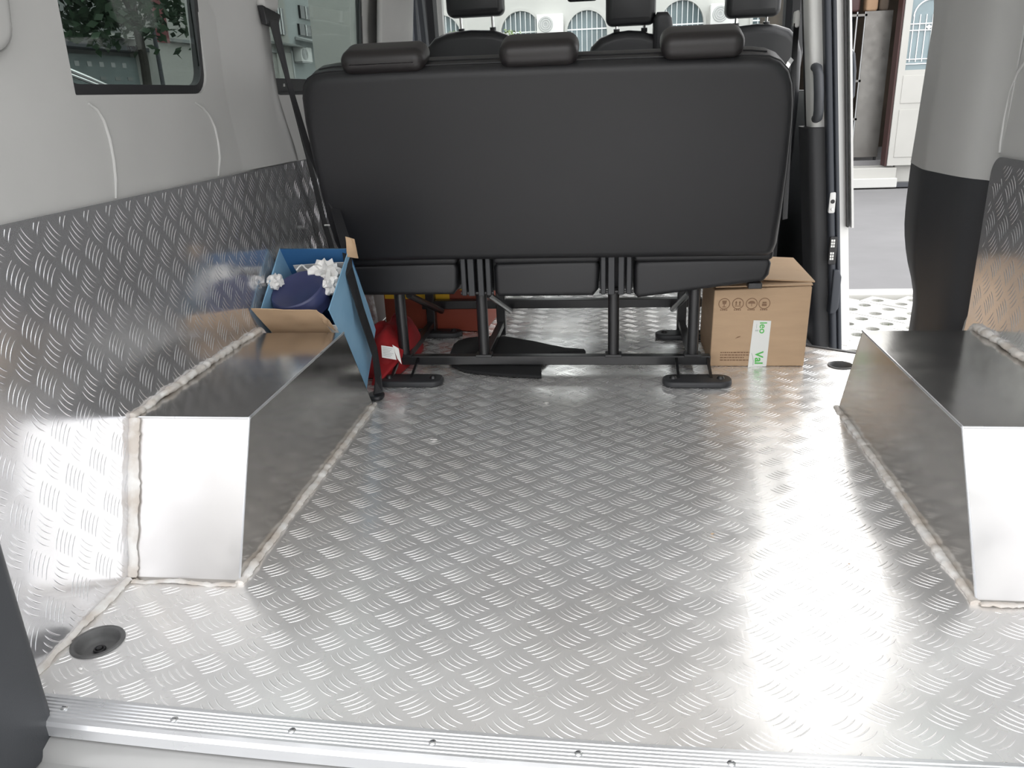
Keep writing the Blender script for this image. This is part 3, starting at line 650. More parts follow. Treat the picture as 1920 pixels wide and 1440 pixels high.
# ------------------------------------------------------------------ front seats
def fseat(x0, x1, zt, hz, hx0, hx1, label, tower=False, y=3.95):
    e = empty('front_seat', ((x0 + x1) / 2, y, -.3), label=label, cat='seat', group='front seats')
    w = x1 - x0
    k = [(x0 + .01, .35), (x0, .5), (x0 - .0, .75), (x0 + .004, .85), (x0 + .012, zt - .12), (x0 + .032, zt - .062), (x0 + .07, zt - .026), (x0 + .13, zt - .006), ((x0 + x1) / 2, zt)]
    mir = [(x0 + x1 - a, b) for a, b in k[::-1][1:]]
    bf = lambda a, b, d: (a, y + d - (b - .4) * .16, b)
    obj('backrest', *slab(k + mir, bf, 0, .13, .04, 5), 'frontseat', e, smooth=True, ang=60)
    obj('seat_cushion', *slab(rrect(x0 + .01, x1 - .01, y + .0, y + .52, .06, 5), lambda a, b, d: (a, b, d), .20, .36, .04, 4), 'frontseat', e, smooth=True, ang=60)
    obj('seat_base', *bx(x0 + .03, x1 - .03, y + .05, y + .45, -.3, .21), 'black_trim', e)
    hb = lambda a, b, d: (a, y - .115 + d - (b - 1.2) * .1, b)
    h = obj('headrest', *slab(rrect(hx0, hx1, hz, hz + .20, .03, 6, rs=(.05, .05, .03, .03)), hb, 0, .10, .03, 4), 'frontseat', e, smooth=True, ang=60)
    for px in (hx0 + (hx1 - hx0) * .22, hx1 - (hx1 - hx0) * .22):
        obj('post', *tube([hb(px, hz + .03, .05), bf(px, zt - .03, .06)], .006, 8), 'chrome', h, smooth=True)
        obj('post_sleeve', *tube([bf(px, zt - .02, .06), bf(px, zt + .008, .06)], .014, 10), 'frontseat', e, smooth=True)
    if tower:
        tw = obj('belt_tower', *slab([(x1 - .09, .95), (x1 - .09, 1.12), (x1 - .075, 1.145), (x1 - .03, 1.145), (x1 - .012, 1.12), (x1 + .02, .95)], bf, -.02, .09, .02, 4), 'frontseat', e, smooth=True, ang=60)
    return e
fseat(-.868, -.395, 1.116, 1.168, -.735, -.478, 'black driver seat with raised headrest on chrome posts, leftmost front seat')
fseat(-.128, .265, 1.082, 1.100, -.030, .186, 'black middle front seat with a belt tower beside its headrest', True)
fseat(.405, .828, 1.082, 1.108, .482, .712, 'black passenger front seat next to the door pillar')

# ------------------------------------------------------------------ hanging seat belt, left
hb = empty('seat_belt', (-.9, 2.25, .0), label='long black seat belt hanging from the left pillar down to the floor', cat='seat belt')
obj('guide_cover', *slab(rrect(2.235, 2.345, 1.075, 1.22, .02, 5), lambda a, b, d: (xl(b) + .016 + d, a, b), -.005, .02, .012, 4), 'trim_white', hb, smooth=True)
obj('guide_slot', *slab([(2.235, 1.085), (2.25, 1.055), (2.33, 1.05), (2.352, 1.07), (2.335, 1.055), (2.33, 1.035), (2.25, 1.04)], lambda a, b, d: (xl(b) + .022 + d, a, b), -.004, .012, .003, 2), 'rubber', hb)
obj('webbing', *ribbon([(-.918, 2.29, 1.052), (-.912, 2.33, .90), (-.905, 2.40, .68), (-.905, 2.47, .48), (-.90, 2.54, .30), (-.90, 2.56, .2)], [(0, .022, .004), (0, .012, 0), (0, .016, 0), (0, .02, 0), (0, .022, 0), (0, .022, 0)]), 'belt', hb)
obj('webbing', *ribbon([(-.914, 2.285, 1.052), (-.895, 2.29, .90), (-.865, 2.30, .72), (-.80, 2.285, .55), (-.735, 2.16, .455), (-.715, 2.10, .40), (-.700, 2.12, .28), (-.695, 2.19, .14), (-.692, 2.19, .06), (-.690, 2.165, .012)],
    [(.004, .020, 0), (.004, .006, 0), (.006, .006, .002), (.008, .012, .004), (.010, .014, .006), (.004, .017, .008), (.002, .018, .008), (.002, .018, .008), (.004, .018, .004), (.012, .012, .004)]), 'belt', hb)
obj('floor_anchor', *slab(rrect(-.722, -.672, 2.135, 2.19, .02, 5), lambda a, b, d: (a, b, d), .001, .016, .006, 3), 'rubber', hb, smooth=True)
obj('clip', *tube([(-.893, 2.44, .475), (-.888, 2.47, .47), (-.880, 2.50, .462)], .003, 6), 'white_plastic', hb, smooth=True)

# ------------------------------------------------------------------ blue bag and what is in it
O = Vector((-.92, 2.155, .035)); U = Vector((0, -.577, .817)); Dp = Vector((0, .817, .577)); EX = Vector((1, 0, 0))
Lc = lambda x, d, h: O + EX * x + Dp * d + U * h
bag = empty('paper_bag', (-.82, 2.2, .04), label='open light blue paper bag leaning behind the sheet metal wheel cover', cat='bag')
def quadpanel(nm, P, mat, par, n=6, wob=.003, th=.0012):
    V, F = [], []
    for i in range(n + 1):
        for j in range(n + 1):
            a, b = i / n, j / n
            p = (P[0] * (1 - a) + P[1] * a) * (1 - b) + (P[3] * (1 - a) + P[2] * a) * b
            e = math.sin(math.pi * a) * math.sin(math.pi * b)
            nn = (P[1] - P[0]).cross(P[3] - P[0]).normalized(); V.append(p + nn * (random.gauss(0, wob) * (.3 + e)))
    for i in range(n):
        for j in range(n): F.append((i * (n + 1) + j, i * (n + 1) + j + 1, (i + 1) * (n + 1) + j + 1, (i + 1) * (n + 1) + j))
    return obj(nm, V, F, mat, par, smooth=True, ang=50, solid=th)
quadpanel('side_panel', [Lc(.2, 0, 0), Lc(.2, .20, .03), Lc(.2, .225, .355), Lc(.19, 0, .36)], 'bag_blue', bag)
quadpanel('back_panel', [Lc(.0, .22, 0), Lc(.2, .20, .03), Lc(.2, .225, .355), Lc(.002, .225, .36)], 'bag_inner', bag)
quadpanel('side_panel', [Lc(.0, 0, 0), Lc(.0, .22, 0), Lc(.002, .225, .36), Lc(.002, 0, .355)], 'bag_blue', bag)
quadpanel('front_panel', [Lc(.0, 0, 0), Lc(.2, 0, 0), Lc(.192, 0, .30), Lc(.002, 0, .30)], 'white_paper', bag)
quadpanel('bottom_panel', [Lc(0, 0, 0), Lc(.2, 0, 0), Lc(.2, .20, .03), Lc(0, .22, 0)], 'bag_blue', bag)
obj('rim_fold', *tube([Lc(.002, 0, .355), Lc(.002, .225, .36), Lc(.2, .225, .355), Lc(.19, 0, .36)], .0016, 6), 'bag_blue', bag, smooth=True)
quadpanel('torn_flap', [Lc(.196, .20, .35), Lc(.218, .222, .32), Lc(.222, .232, .385), Lc(.20, .235, .392)], 'card', bag, 4, .004)
tin = empty('round_tin', Lc(.083, .09, .26), label='navy blue round lidded tin lying in the open paper bag', cat='tin')
za = Vector((-.15, -.46, .87)).normalized(); xa_ = Vector((1, 0, 0)); xa_ = (xa_ - za * xa_.dot(za)).normalized(); ax = (xa_, za.cross(xa_), za)
c0 = Lc(.078, .090, .345) - za * .0945
obj('body', *lathe([(0, .030), (.070, .030), (.073, .034), (.073, .075)], 40, c0, ax), 'navy', tin, smooth=True)
obj('lid', *lathe([(.075, .060), (.0785, .061), (.0795, .080), (.0765, .084), (.0765, .089), (.074, .094), (.071, .0955), (.069, .094), (0, .0945)], 48, c0, ax), 'navy', tin, smooth=True, ang=40)
ptn = quadpanel('cardboard_flap', [Lc(.012, -.004, .262), Lc(.176, -.004, .262), Lc(.166, -.012, .376), Lc(-.008, -.012, .386)], 'card', None, 8, .0022, .003)
tag(ptn, 'brown cardboard flap standing in front of the navy tin', 'cardboard')
quadpanel('torn_edge', [Lc(.168, -.012, .325), Lc(.196, -.018, .30), Lc(.190, -.016, .34), Lc(.164, -.012, .378)], 'card', ptn, 4, .003, .002)
pc = quadpanel('printed_card', [Lc(.03, .215, .23), Lc(.19, .215, .23), Lc(.19, .205, .325), Lc(.03, .205, .315)], 'white_paper', None, 4, .001)
tag(pc, 'white card with brown printed patches inside the back of the blue bag', 'card')
for (a, b, r1, r2, t) in ((.075, .285, .022, .013, .5), (.05, .27, .012, .02, 0), (.155, .295, .022, .012, -.5), (.175, .27, .014, .018, .3)):
    pts = [(a + r1 * math.cos(i * .524) * (1 + .3 * math.sin(3 * i)), b + r2 * math.sin(i * .524 + t)) for i in range(12)]
    obj('printed_patch', *prism(pts, lambda p, q, d: Lc(p, .207 + (.23 - q) * -.0 + d - .0075, q), 0, .0008), 'card_dark', pc)
def crumple(nm, c, s, mat, label, cat, seed, rough=.35, parent=None, group=None, sub=3):
    rnd = random.Random(seed); bm = bmesh.new(); bmesh.ops.create_icosphere(bm, subdivisions=sub, radius=1)
    planes = [(Vector((rnd.gauss(0, 1), rnd.gauss(0, 1), rnd.gauss(0, 1))).normalized(), rnd.uniform(.45, .95)) for _ in range(26)]
    for v in bm.verts:
        k = 1 + rnd.uniform(-.04, .04) if mat != 'white_paper' else rnd.choice((.62, .75, .9, 1.0, 1.12)) * rnd.uniform(.92, 1.08)
        for nn, d in (planes if mat != 'white_paper' else ()):
            q = v.co.normalized().dot(nn)
            if q > .05: k = min(k, d / q + rough * .15 * rnd.random())
        v.co = v.co.normalized() * max(k, .35)
    V = [Vector(c) + Vector((v.co.x * s[0], v.co.y * s[1], v.co.z * s[2])) for v in bm.verts]; F = [tuple(v.index for v in f.verts) for f in bm.faces]; bm.free()
    o = obj(nm, V, F, mat, parent, smooth=True, ang=28)
    if label: tag(o, label, cat, group)
    return o
crumple('crumpled_paper', Lc(.138, .165, .328), (.042, .042, .034), 'white_paper', 'ball of crumpled white tissue paper between the tin and the bag back', 'paper', 3)
crumple('crumpled_paper', Lc(.168, .115, .335), (.024, .040, .032), 'white_paper', 'crumpled white tissue tucked along the right side of the tin', 'paper', 5)
crumple('crumpled_paper', Lc(.012, .115, .345), (.020, .028, .022), 'white_paper', 'small cream paper wad squeezed between tin and wall side of the bag', 'paper', 9)
for k in range(1):
    pt = [Lc(.05 + .08 * t, .175 + .012 * math.sin(t * 9), .325 + .015 * math.sin(t * 3.1)) for t in [i / 10 for i in range(11)]]
    tag(obj('string', *tube(pt, .0025, 6), 'white_paper', smooth=True), 'pale twisted paper string above the navy tin', 'string')

# ------------------------------------------------------------------ things under the bench
rc = empty('red_bag', (-.73, 2.5, 0), label='red fabric bag slumped on the floor under the left end of the bench', cat='bag')
V, F = [], []; nu, nv = 24, 10
for j in range(nv + 1):
    v = j / nv; k = math.cos(v * math.pi / 2 * .96) ** .45
    for i in range(nu):
        a = 2 * math.pi * i / nu; ca, sa = math.cos(a), math.sin(a); e = .7
        rx = (.075 + .006 * math.sin(3 * a + 4 * v)) * k; ry = (.20 + .012 * math.sin(5 * a + 3 * v)) * k
        V.append((-.735 + rx * math.copysign(abs(ca) ** e, ca), 2.53 + ry * math.copysign(abs(sa) ** e, sa), .003 + .125 * math.sin(v * math.pi / 2) * (1 + .12 * math.sin(4 * a + 1))))
for j in range(nv):
    for i in range(nu): F.append((j * nu + i, j * nu + (i + 1) % nu, (j + 1) * nu + (i + 1) % nu, (j + 1) * nu + i))
F += [tuple(range(nu))[::-1], tuple(nv * nu + i for i in range(nu))]
obj('cloth_body', V, F, 'red', rc, smooth=True, ang=70)
obj('hanging_corner', *slab([(-.738, 2.262), (-.715, 2.268), (-.665, 2.38), (-.668, 2.44), (-.74, 2.44)], lambda a, b, d: (a, b, d + (b - 2.262) * .45), .002, .016, .006, 3), 'red', rc, smooth=True, ang=60)
tg = empty('care_tag', (-.69, 2.3, .1), label='white printed paper tag sticking out beside the blue bag', cat='tag')
tp = [Vector((-.707, 2.30, .124)), Vector((-.668, 2.30, .118)), Vector((-.660, 2.29, .080)), Vector((-.705, 2.29, .088))]
quadpanel('tag_front', tp, 'white_paper', tg, 3, .0005)
quadpanel('tag_back', [Vector((-.672, 2.302, .125)), Vector((-.654, 2.306, .112)), Vector((-.649, 2.306, .060)), Vector((-.660, 2.302, .080))], 'white_paper', tg, 3, .0005)
for k in range(6):
    a = .14 + k * .13; w0 = .12; w1_ = .88 - .12 * (k % 3)
    P0 = tp[0].lerp(tp[3], a); P1 = tp[1].lerp(tp[2], a)
    obj('print_line', *tube([P0.lerp(P1, w0) + Vector((0, -.002, 0)), P0.lerp(P1, w1_) + Vector((0, -.002, 0))], .0006, 4), 'acgrey', tg)
cb = empty('carton', (-.68, 2.95, 0), label='orange red carton with a yellow stripe lying under the bench', cat='box')
rb = rot(bx(-.86, -.47, 2.88, 3.10, .002, .215), 'Z', -.08, (-.68, 2.9, 0))
obj('carton_body', *rb, 'redbox', cb, bev=.003)
obj('yellow_stripe', *rot(bx(-.855, -.60, 2.8785, 2.881, .125, .155), 'Z', -.08, (-.68, 2.9, 0)), 'yellow', cb)
obj('yellow_corner', *rot(prism([(-.56, .16), (-.475, .175), (-.475, .205), (-.52, .205)], lambda a, b, d: (a, d, b), 2.877, 2.881), 'Z', -.08, (-.68, 2.9, 0)), 'yellow', cb)
obj('white_corner', *rot(prism([(-.505, .172), (-.472, .175), (-.470, .213), (-.485, .205)], lambda a, b, d: (a, d, b), 2.874, 2.8765), 'Z', -.08, (-.68, 2.9, 0)), 'white_paper', cb)
mt_o = [(-.554, 2.655), (-.545, 2.70), (-.52, 2.735), (-.47, 2.755), (-.42, 2.758), (-.378, 2.752), (-.33, 2.72), (-.273, 2.675), (-.21, 2.63), (-.156, 2.597), (-.09, 2.58), (-.085, 2.56), (-.20, 2.545), (-.225, 2.45), (-.216, 2.335), (-.28, 2.342), (-.361, 2.357), (-.43, 2.375), (-.47, 2.391), (-.52, 2.44), (-.545, 2.53)]
tag(obj('floor_mat', *slab(mt_o[::-1], lambda a, b, d: (a, b, d + .010 * max(0, math.sin((b - 2.33) * 5)) * (1 if a > -.3 else .4)), .002, .014, .004, 3), 'mat', smooth=True, ang=60), 'black felt mat lying flat on the floor under the bench', 'mat')

# ------------------------------------------------------------------ cardboard box by the bench
bx0, bx1, by0, by1, bz = .309, .598, 2.463, 2.77, .248
cx = empty('cardboard_box', ((bx0 + bx1) / 2, (by0 + by1) / 2, 0), label='brown cardboard box with white tape and handling symbols beside the bench', cat='box')
obj('box_body', *xf(bx(bx0, bx1, by0, by1, .001, bz), lambda v: Vector((v.x + (v.z) * .02, v.y, v.z + (.008 if v.z > .1 and v.x > .5 else 0)))), 'card', cx, bev=.004)
obj('top_flap', *xf(bx(bx0 + .01, bx1 + .008, by0 + .01, by0 + .155, bz + .004, bz + .008), lambda v: Vector((v.x, v.y, v.z + (v.y - by0) * .10 + (.004 if v.x > .5 else 0)))), 'card', cx)
obj('top_flap', *xf(bx(bx0 + .01, bx1 + .010, by0 + .03, by1 + .004, bz + .012, bz + .016), lambda v: Vector((v.x + (by1 - v.y) * .03, v.y, v.z + max(0, (v.y - by0)) * .06 + (.018 if v.x < .45 else 0)))), 'card', cx)
fy = by0 - .0012
fr = lambda a, b, d: (a + b * .02, fy + d, b)
tpz = obj('tape', *prism([(.428, -.0), (.484, .001), (.489, .150), (.436, .152)], lambda a, b, d: (a, fy + d, b), -.0008, .0006), 'tape', cx, label='white tape printed with green letters')
tx = lambda cxp, cz: (lambda a, b, c: (cxp + b, fy - .0014 + c, cz - a))
obj('lettering', *text('Val', .034, tx(.4585, .030), bold=.0008), 'green_ink', tpz)
obj('lettering', *text('leo', .030, tx(.465, .128), bold=.0004), 'green_ink', tpz)
obj('printed_mark', *text('\u2014 ll', .014, tx(.447, .128)), 'grey_ink', tpz)
obj('swoosh', *tube([(.436, fy - .001, .045), (.440, fy - .001, .036), (.443, fy - .001, .020), (.443, fy - .001, .006)], .002, 6, flat=.3), 'grey_ink', tpz)
def ring(cx_, cz, r, w=.0011, n=28):
    V = [fr(cx_ + q * math.cos(2 * math.pi * k / n), cz + q * math.sin(2 * math.pi * k / n), d) for d in (0, -.0004) for q in (r - w, r + w) for k in range(n)]
    F = []
    for k in range(n):
        j = (k + 1) % n; F += [(2 * n + k, 2 * n + j, 3 * n + j, 3 * n + k), (n + k, n + j, 3 * n + j, 3 * n + k), (k, j, 2 * n + j, 2 * n + k)]
    return V, F
P2 = lambda poly: prism(poly, fr, 0, -.0005)
def symbol(c, parts, name='printed_symbol'):
    obj(name, *join(ring(c, .205, .0165), *[P2([(c + a, .205 + b) for a, b in p]) for p in parts]), 'ink', cx)
symbol(.341, [[(-.007, .010), (.007, .010), (.005, -.001), (-.005, -.001)], [(-.001, -.001), (.001, -.001), (.001, -.009), (-.001, -.009)], [(-.006, -.009), (.006, -.009), (.006, -.011), (-.006, -.011)]])
symbol(.382, [[(-.007, -.005), (-.004, -.005), (-.004, .003), (-.002, .003), (-.0055, .009), (-.009, .003), (-.007, .003)], [(.004, -.005), (.007, -.005), (.007, .003), (.009, .003), (.0055, .009), (.002, .003), (.004, .003)], [(-.010, -.007), (.010, -.007), (.010, -.0085), (-.010, -.0085)]])
symbol(.423, [[(-.011, .0), (-.009, .005), (-.004, .008), (.004, .008), (.009, .005), (.011, 0)], [(-.0008, 0), (.0008, 0), (.0008, -.008), (-.0008, -.008)]])
symbol(.461, [[(-.007, -.008), (.007, -.008), (.007, -.001), (-.007, -.001)], [(-.006, .001), (.006, .001), (.006, .005), (-.006, .005)]])
for c, s in ((.341, 0), (.382, 0), (.423, 0), (.461, 0)):
    obj('printed_caption', *join(*[P2([(c - .011 + i * .0058, .1835), (c - .0072 + i * .0058, .1835), (c - .0072 + i * .0058, .187), (c - .011 + i * .0058, .187)]) for i in range(4)]), 'ink', cx)
rnd = random.Random(4)
for k in range(4):
    q = []; a = .340
    while a < .435 - .012 * (k % 3):
        w = rnd.uniform(.003, .010); q.append(P2([(a, .046 - k * .0085), (a + w, .046 - k * .0085), (a + w, .0492 - k * .0085), (a, .0492 - k * .0085)])); a += w + .002
    obj('printed_line', *join(*q), 'ink', cx)
obj('gouge', *P2([(.382, .093), (.396, .098), (.398, .101), (.389, .099)]), 'ink', cx)

# ------------------------------------------------------------------ scraps on the floor
def scrap(c, s, mat, label, seed): crumple('floor_scrap', (*c, s[2] + .0015), s, mat, label, 'scrap', seed, sub=1)
scrap((-.455, 1.865), (.012, .004, .0015), 'white_paper', 'tiny white paper shred on the dark middle of the floor', 1)
scrap((.20, 2.045 - .62), (.006, .004, .002), 'card', 'small brown crumb on the bright right part of the floor', 2)
scrap((.435, 1.33), (.004, .003, .002), 'card_dark', 'dark crumb on the floor near the right wheel cover', 3)
scrap((-.185, 2.13), (.011, .003, .0015), 'white_paper', 'white thread-like scrap on the floor behind the bench feet', 4)
scrap((-.84, .955), (.004, .003, .002), 'white_paper', 'white crumb beside the rear left anchor cup', 6)

# ------------------------------------------------------------------ outside: ground, pavers, road
GZ = -.63
obj('ground', *sheet([(-40, -30), (40, -30), (40, 5.92), (-40, 5.92)], [[(1.0, 4.0), (3.4, 4.0), (3.4, 5.9), (1.0, 5.9)]], lambda a, b: (a, b, GZ)), 'paver', label='pale concrete yard around the van', kind='structure')
pv = empty('paved_strip', (2.2, 5, GZ), label='strip of pale grass pavers beyond the sliding door opening', kind='structure')
obj('soil_bed', *bx(1.0, 3.4, 4.0, 5.9, GZ - .09, GZ - .05), 'soil', pv)
hw = .118; V, F = [], []; n = 16
sq = []
for k in range(n):
    a = 2 * math.pi * k / n; ca, sa = math.cos(a), math.sin(a); t = hw / (abs(ca) + abs(sa)); sq.append((ca * t, sa * t))
ci = [(.042 * math.cos(2 * math.pi * k / n), .042 * math.sin(2 * math.pi * k / n)) for k in range(n)]
V = [(a, b, 0) for a, b in sq] + [(a, b, 0) for a, b in ci] + [(a, b, -.06) for a, b in sq] + [(a, b, -.06) for a, b in ci]
for k in range(n):
    j = (k + 1) % n; F += [(k, j, n + j, n + k), (k, j, 2 * n + j, 2 * n + k), (n + k, n + j, 3 * n + j, 3 * n + k)]
pme = None; gr = []
for iy in range(17):
    for ix in range(11):
        x = 1.14 + ix * .24 + (.12 if iy % 2 else 0) - (iy * .0); y = 4.10 + iy * .119 - .005
        if x > 3.3 or y > 5.8: continue
        if (x - 1.41 + .0) < -10: continue
        if pme is None:
            o = obj('paver', V, F, 'paver', None); pme = o.data; o.parent = pv
        else:
            o = bpy.data.objects.new('paver', pme); COL.objects.link(o); o.parent = pv
        o.location = Vector((x, y, GZ + random.uniform(-.003, .003))) - pv.location
        for g in range(6): gr.append((x + random.uniform(-.03, .03), y + random.uniform(-.03, .03)))
V, F = [], []
for (x, y) in gr:
    for q in range(2):
        a = random.uniform(0, 6.28); h = random.uniform(.03, .055); i0 = len(V); dx, dy_ = math.cos(a) * .004, math.sin(a) * .004
        V += [(x - dx, y - dy_, GZ - .05), (x + dx, y + dy_, GZ - .05), (x + random.uniform(-.015, .015), y + random.uniform(-.015, .015), GZ - .05 + h)]; F.append((i0, i0 + 1, i0 + 2))
obj('grass_blades', V, F, 'grass', pv, recalc=False, kind='stuff')
obj('kerb', *bx(-40, 40, 5.9, 6.06, GZ - .1, GZ + .012), 'kerb', label='pale kerb between the pavers and the road', kind='structure', bev=.01)
obj('road', *bx(-40, 40, 6.06, 30, GZ - .1, GZ - .02), 'asphalt', label='grey asphalt road beyond the van', kind='structure')

# ------------------------------------------------------------------ outside: shop front seen through the sliding door
sh = empty('shop_front', (4.5, 12.6, GZ), label='shop front with a raised white step and dim interior across the road', cat='building')
obj('entrance_step', *bx(2.6, 4.02, 12.3, 14.5, GZ, -.36), 'door_white', sh, bev=.01)
obj('entrance_step', *bx(2.6, 4.02, 12.22, 12.3, GZ, -.50), 'plaster', sh, bev=.01)
obj('shop_floor', *bx(2.6, 6.5, 12.7, 15.4, -.36, -.29), 'asphalt', sh)
obj('back_wall', *bx(2.6, 6.5, 15.3, 15.4, -.3, 3.2), 'dark_room', sh)
obj('side_wall', *bx(2.5, 2.6, 12.5, 15.4, GZ, 3.2), 'dark_room', sh)
obj('lintel', *bx(2.5, 9, 12.45, 12.65, 2.3, 4.2), 'plaster', sh)
obj('shop_roof', *bx(2.5, 9, 12.45, 15.5, 3.2, 3.3), 'plaster_grey', sh)
obj('front_wall', *bx(4.6, 9, 12.45, 12.65, GZ, 2.3), 'plaster', sh)
obj('door_post', *bx(3.846, 3.872, 12.30, 12.5, -.34, 2.3), 'redbrown', sh, bev=.004)
obj('drain_channel', *bx(4.02, 4.6, 12.25, 12.45, GZ, GZ + .06), 'dgrey_trim', sh)
obj('base_wall', *bx(4.02, 4.6, 12.40, 12.48, GZ, -.34), 'door_white', sh)
gd = empty('shop_door', (4.2, 12.3, -.3), label='cream metal shop door with a glazed panel behind white ornamental bars', cat='door')
obj('leaf', *join(bx(3.875, 4.55, 12.28, 12.32, -.33, .93), bx(3.875, 3.965, 12.28, 12.32, .93, 2.2), bx(4.46, 4.55, 12.28, 12.32, .93, 2.2)), 'door_white', gd)
obj('raised_panel', *bx(3.95, 4.48, 12.272, 12.282, -.22, .42), 'door_white', gd, bev=.004)
obj('raised_panel', *bx(3.95, 4.48, 12.272, 12.282, .50, .86), 'door_white', gd, bev=.004)
obj('pane', *bx(3.965, 4.46, 12.30, 12.305, .93, 2.2), 'glass_house', gd)
for x in (4.0, 4.08, 4.16, 4.24, 4.32): obj('bar', *bx(x, x + .010, 12.285, 12.295, 1.03, 1.62), 'bars', gd)
for z in (1.0, 1.06, 1.42, 1.50): obj('bar', *bx(3.965, 4.46, 12.283, 12.297, z, z + .012), 'bars', gd)
obj('arch_bar', *tube([(4.20 + .20 * math.cos(a), 12.29, 1.60 + .20 * math.sin(a)) for a in [math.pi * i / 14 for i in range(15)]], .009, 6), 'bars', gd, smooth=True)
obj('ornament', *slab([(4.165, 1.46), (4.205, 1.49), (4.245, 1.46), (4.205, 1.43)], lambda a, b, d: (a, d, b), 12.275, 12.29, .004, 2), 'bars', gd)
cab = empty('steel_cabinet', (3.6, 12.9, -.29), label='tall stainless steel shelf cabinet standing in the shop doorway', cat='cabinet')
obj('side_panel', *bx(3.50, 3.86, 12.72, 12.76, -.24, 1.72), 'steel', cab)
obj('back_panel', *bx(3.20, 3.50, 13.25, 13.28, -.24, 1.72), 'rubber', cab)
for x in (3.24, 3.38, 3.49): obj('post', *bx(x, x + .014, 12.72, 12.74, -.29, 1.72), 'acgrey', cab)
for z in (.28, .80, 1.66): obj('shelf', *bx(3.20, 3.52, 12.72, 13.26, z, z + .03), 'steel', cab)
obj('lower_front', *bx(3.20, 3.50, 12.75, 12.77, -.24, .28), 'dgrey_trim', cab)
for x in (3.52, 3.82): obj('foot', *bx(x, x + .03, 12.74, 12.78, -.29, -.24), 'rubber', cab)
for i, (x, z, w, h, c) in enumerate(((3.32, 1.72, .2, .28, 'redbrown'), (3.58, 1.72, .16, .2, 'card_dark'), (3.74, 1.72, .12, .34, 'dark_room'))):
    o = obj('storage_bundle', *slab(rrect(x - w / 2, x + w / 2, z, z + h, .04, 4), lambda a, b, d: (a, d, b), 12.74, 12.95, .03, 3), c, smooth=True)
    tag(o, ('reddish bundle on top of the steel cabinet', 'brown bundle on top of the steel cabinet, middle one', 'dark upright bundle on top of the steel cabinet')[i], 'bundle')

# ------------------------------------------------------------------ outside: white building seen through the windscreen
wb = empty('white_building', (0, 22, GZ), label='white rendered building with arched barred windows seen through the windscreen', cat='building')
arcs = [(-4.35, .5, 2.78), (-2.31, .50, 2.78), (-.64, .50, 2.72), (1.70, .52, 2.83), (3.9, .5, 2.8)]
def arch_poly(c, r, top, z0=1.15, n=14): return [(c - r, z0), (c + r, z0)] + [(c + r * math.cos(math.pi * k / n), top - r + r * math.sin(math.pi * k / n)) for k in range(n + 1)]
obj('wall', *sheet([(-7.8, GZ), (12, GZ), (12, 7), (-7.8, 7)], [arch_poly(*a) for a in arcs], lambda a, b: (a, 22, b)), 'plaster', wb, solid=.25, face=(0, -1, 0))
obj('string_course', *bx(-7.8, 12, 21.94, 22.0, .95, 1.08), 'plaster', wb)
for c, r, top in arcs:
    w = obj('arched_window', *prism(arch_poly(c, r + .02, top + .02), lambda a, b, d: (a, d, b), 22.16, 22.2), 'glass_house', wb)
    V, F = [], []
    q = arch_poly(c, r, top); q2 = arch_poly(c, r + .07, top + .07, 1.15)
    k = len(q); V = [(a, 21.96, b) for a, b in q] + [(a, 21.96, b) for a, b in q2] + [(a, 22.02, b) for a, b in q] + [(a, 22.02, b) for a, b in q2]
    for i in range(1, k): j = (i + 1) % k; F += [(i, j, k + j, k + i), (i, j, 2 * k + j, 2 * k + i), (k + i, k + j, 3 * k + j, 3 * k + i)]
    obj('arch_surround', V, F, 'plaster', w)
    for i in range(1, 8):
        x = c - r + 2 * r * i / 8; zt = top - r + math.sqrt(max(0, r * r - (x - c) ** 2)); obj('bar', *bx(x - .008, x + .008, 21.985, 22.0, 1.15, zt), 'bars', w)
    for z in (1.5, 2.27): obj('cross_bar', *bx(c - r, c + r, 21.975, 21.99, z, z + .03), 'bars', w)
def acunit(x, z, y, label, sc=1.0, face=None):
    e = empty('air_conditioner', (x, y, z), label=label, cat='air conditioner')
    fn = face or (lambda a, b, d: (x + a, y + d, z + b))
    w, h = .66 * sc, .47 * sc
    obj('casing', *slab(rrect(0, w, 0, h, .02 * sc, 4), fn, -.28 * sc, 0, .012, 2), 'acwhite', e, smooth=True)
    n = 24; cxx, czz, R1 = .225 * sc, .235 * sc, .185 * sc
    obj('fan_grille', *prism(circ(cxx, czz, R1, n), fn, -.288 * sc, -.28 * sc), 'acgrey', e)
    for r in (.06, .11, .16): obj('grille_ring', *tube([fn(cxx + r * sc * math.cos(2 * math.pi * k / n), czz + r * sc * math.sin(2 * math.pi * k / n), -.292 * sc) for k in range(n + 1)], .006 * sc, 5), 'acwhite', e)
    obj('bracket', *xf(prism([(.05 * sc, -.03), (w - .05 * sc, -.03), (w - .05 * sc, 0), (.05 * sc, 0)], fn, -.26 * sc, 0), lambda v: v), 'acgrey', e)
    return e
acunit(-1.88, 2.185, 22.0, 'white air conditioner between the two left arched windows of the white building')
acunit(2.36, 2.22, 22.0, 'white air conditioner right of the arched window next to the passenger headrest')
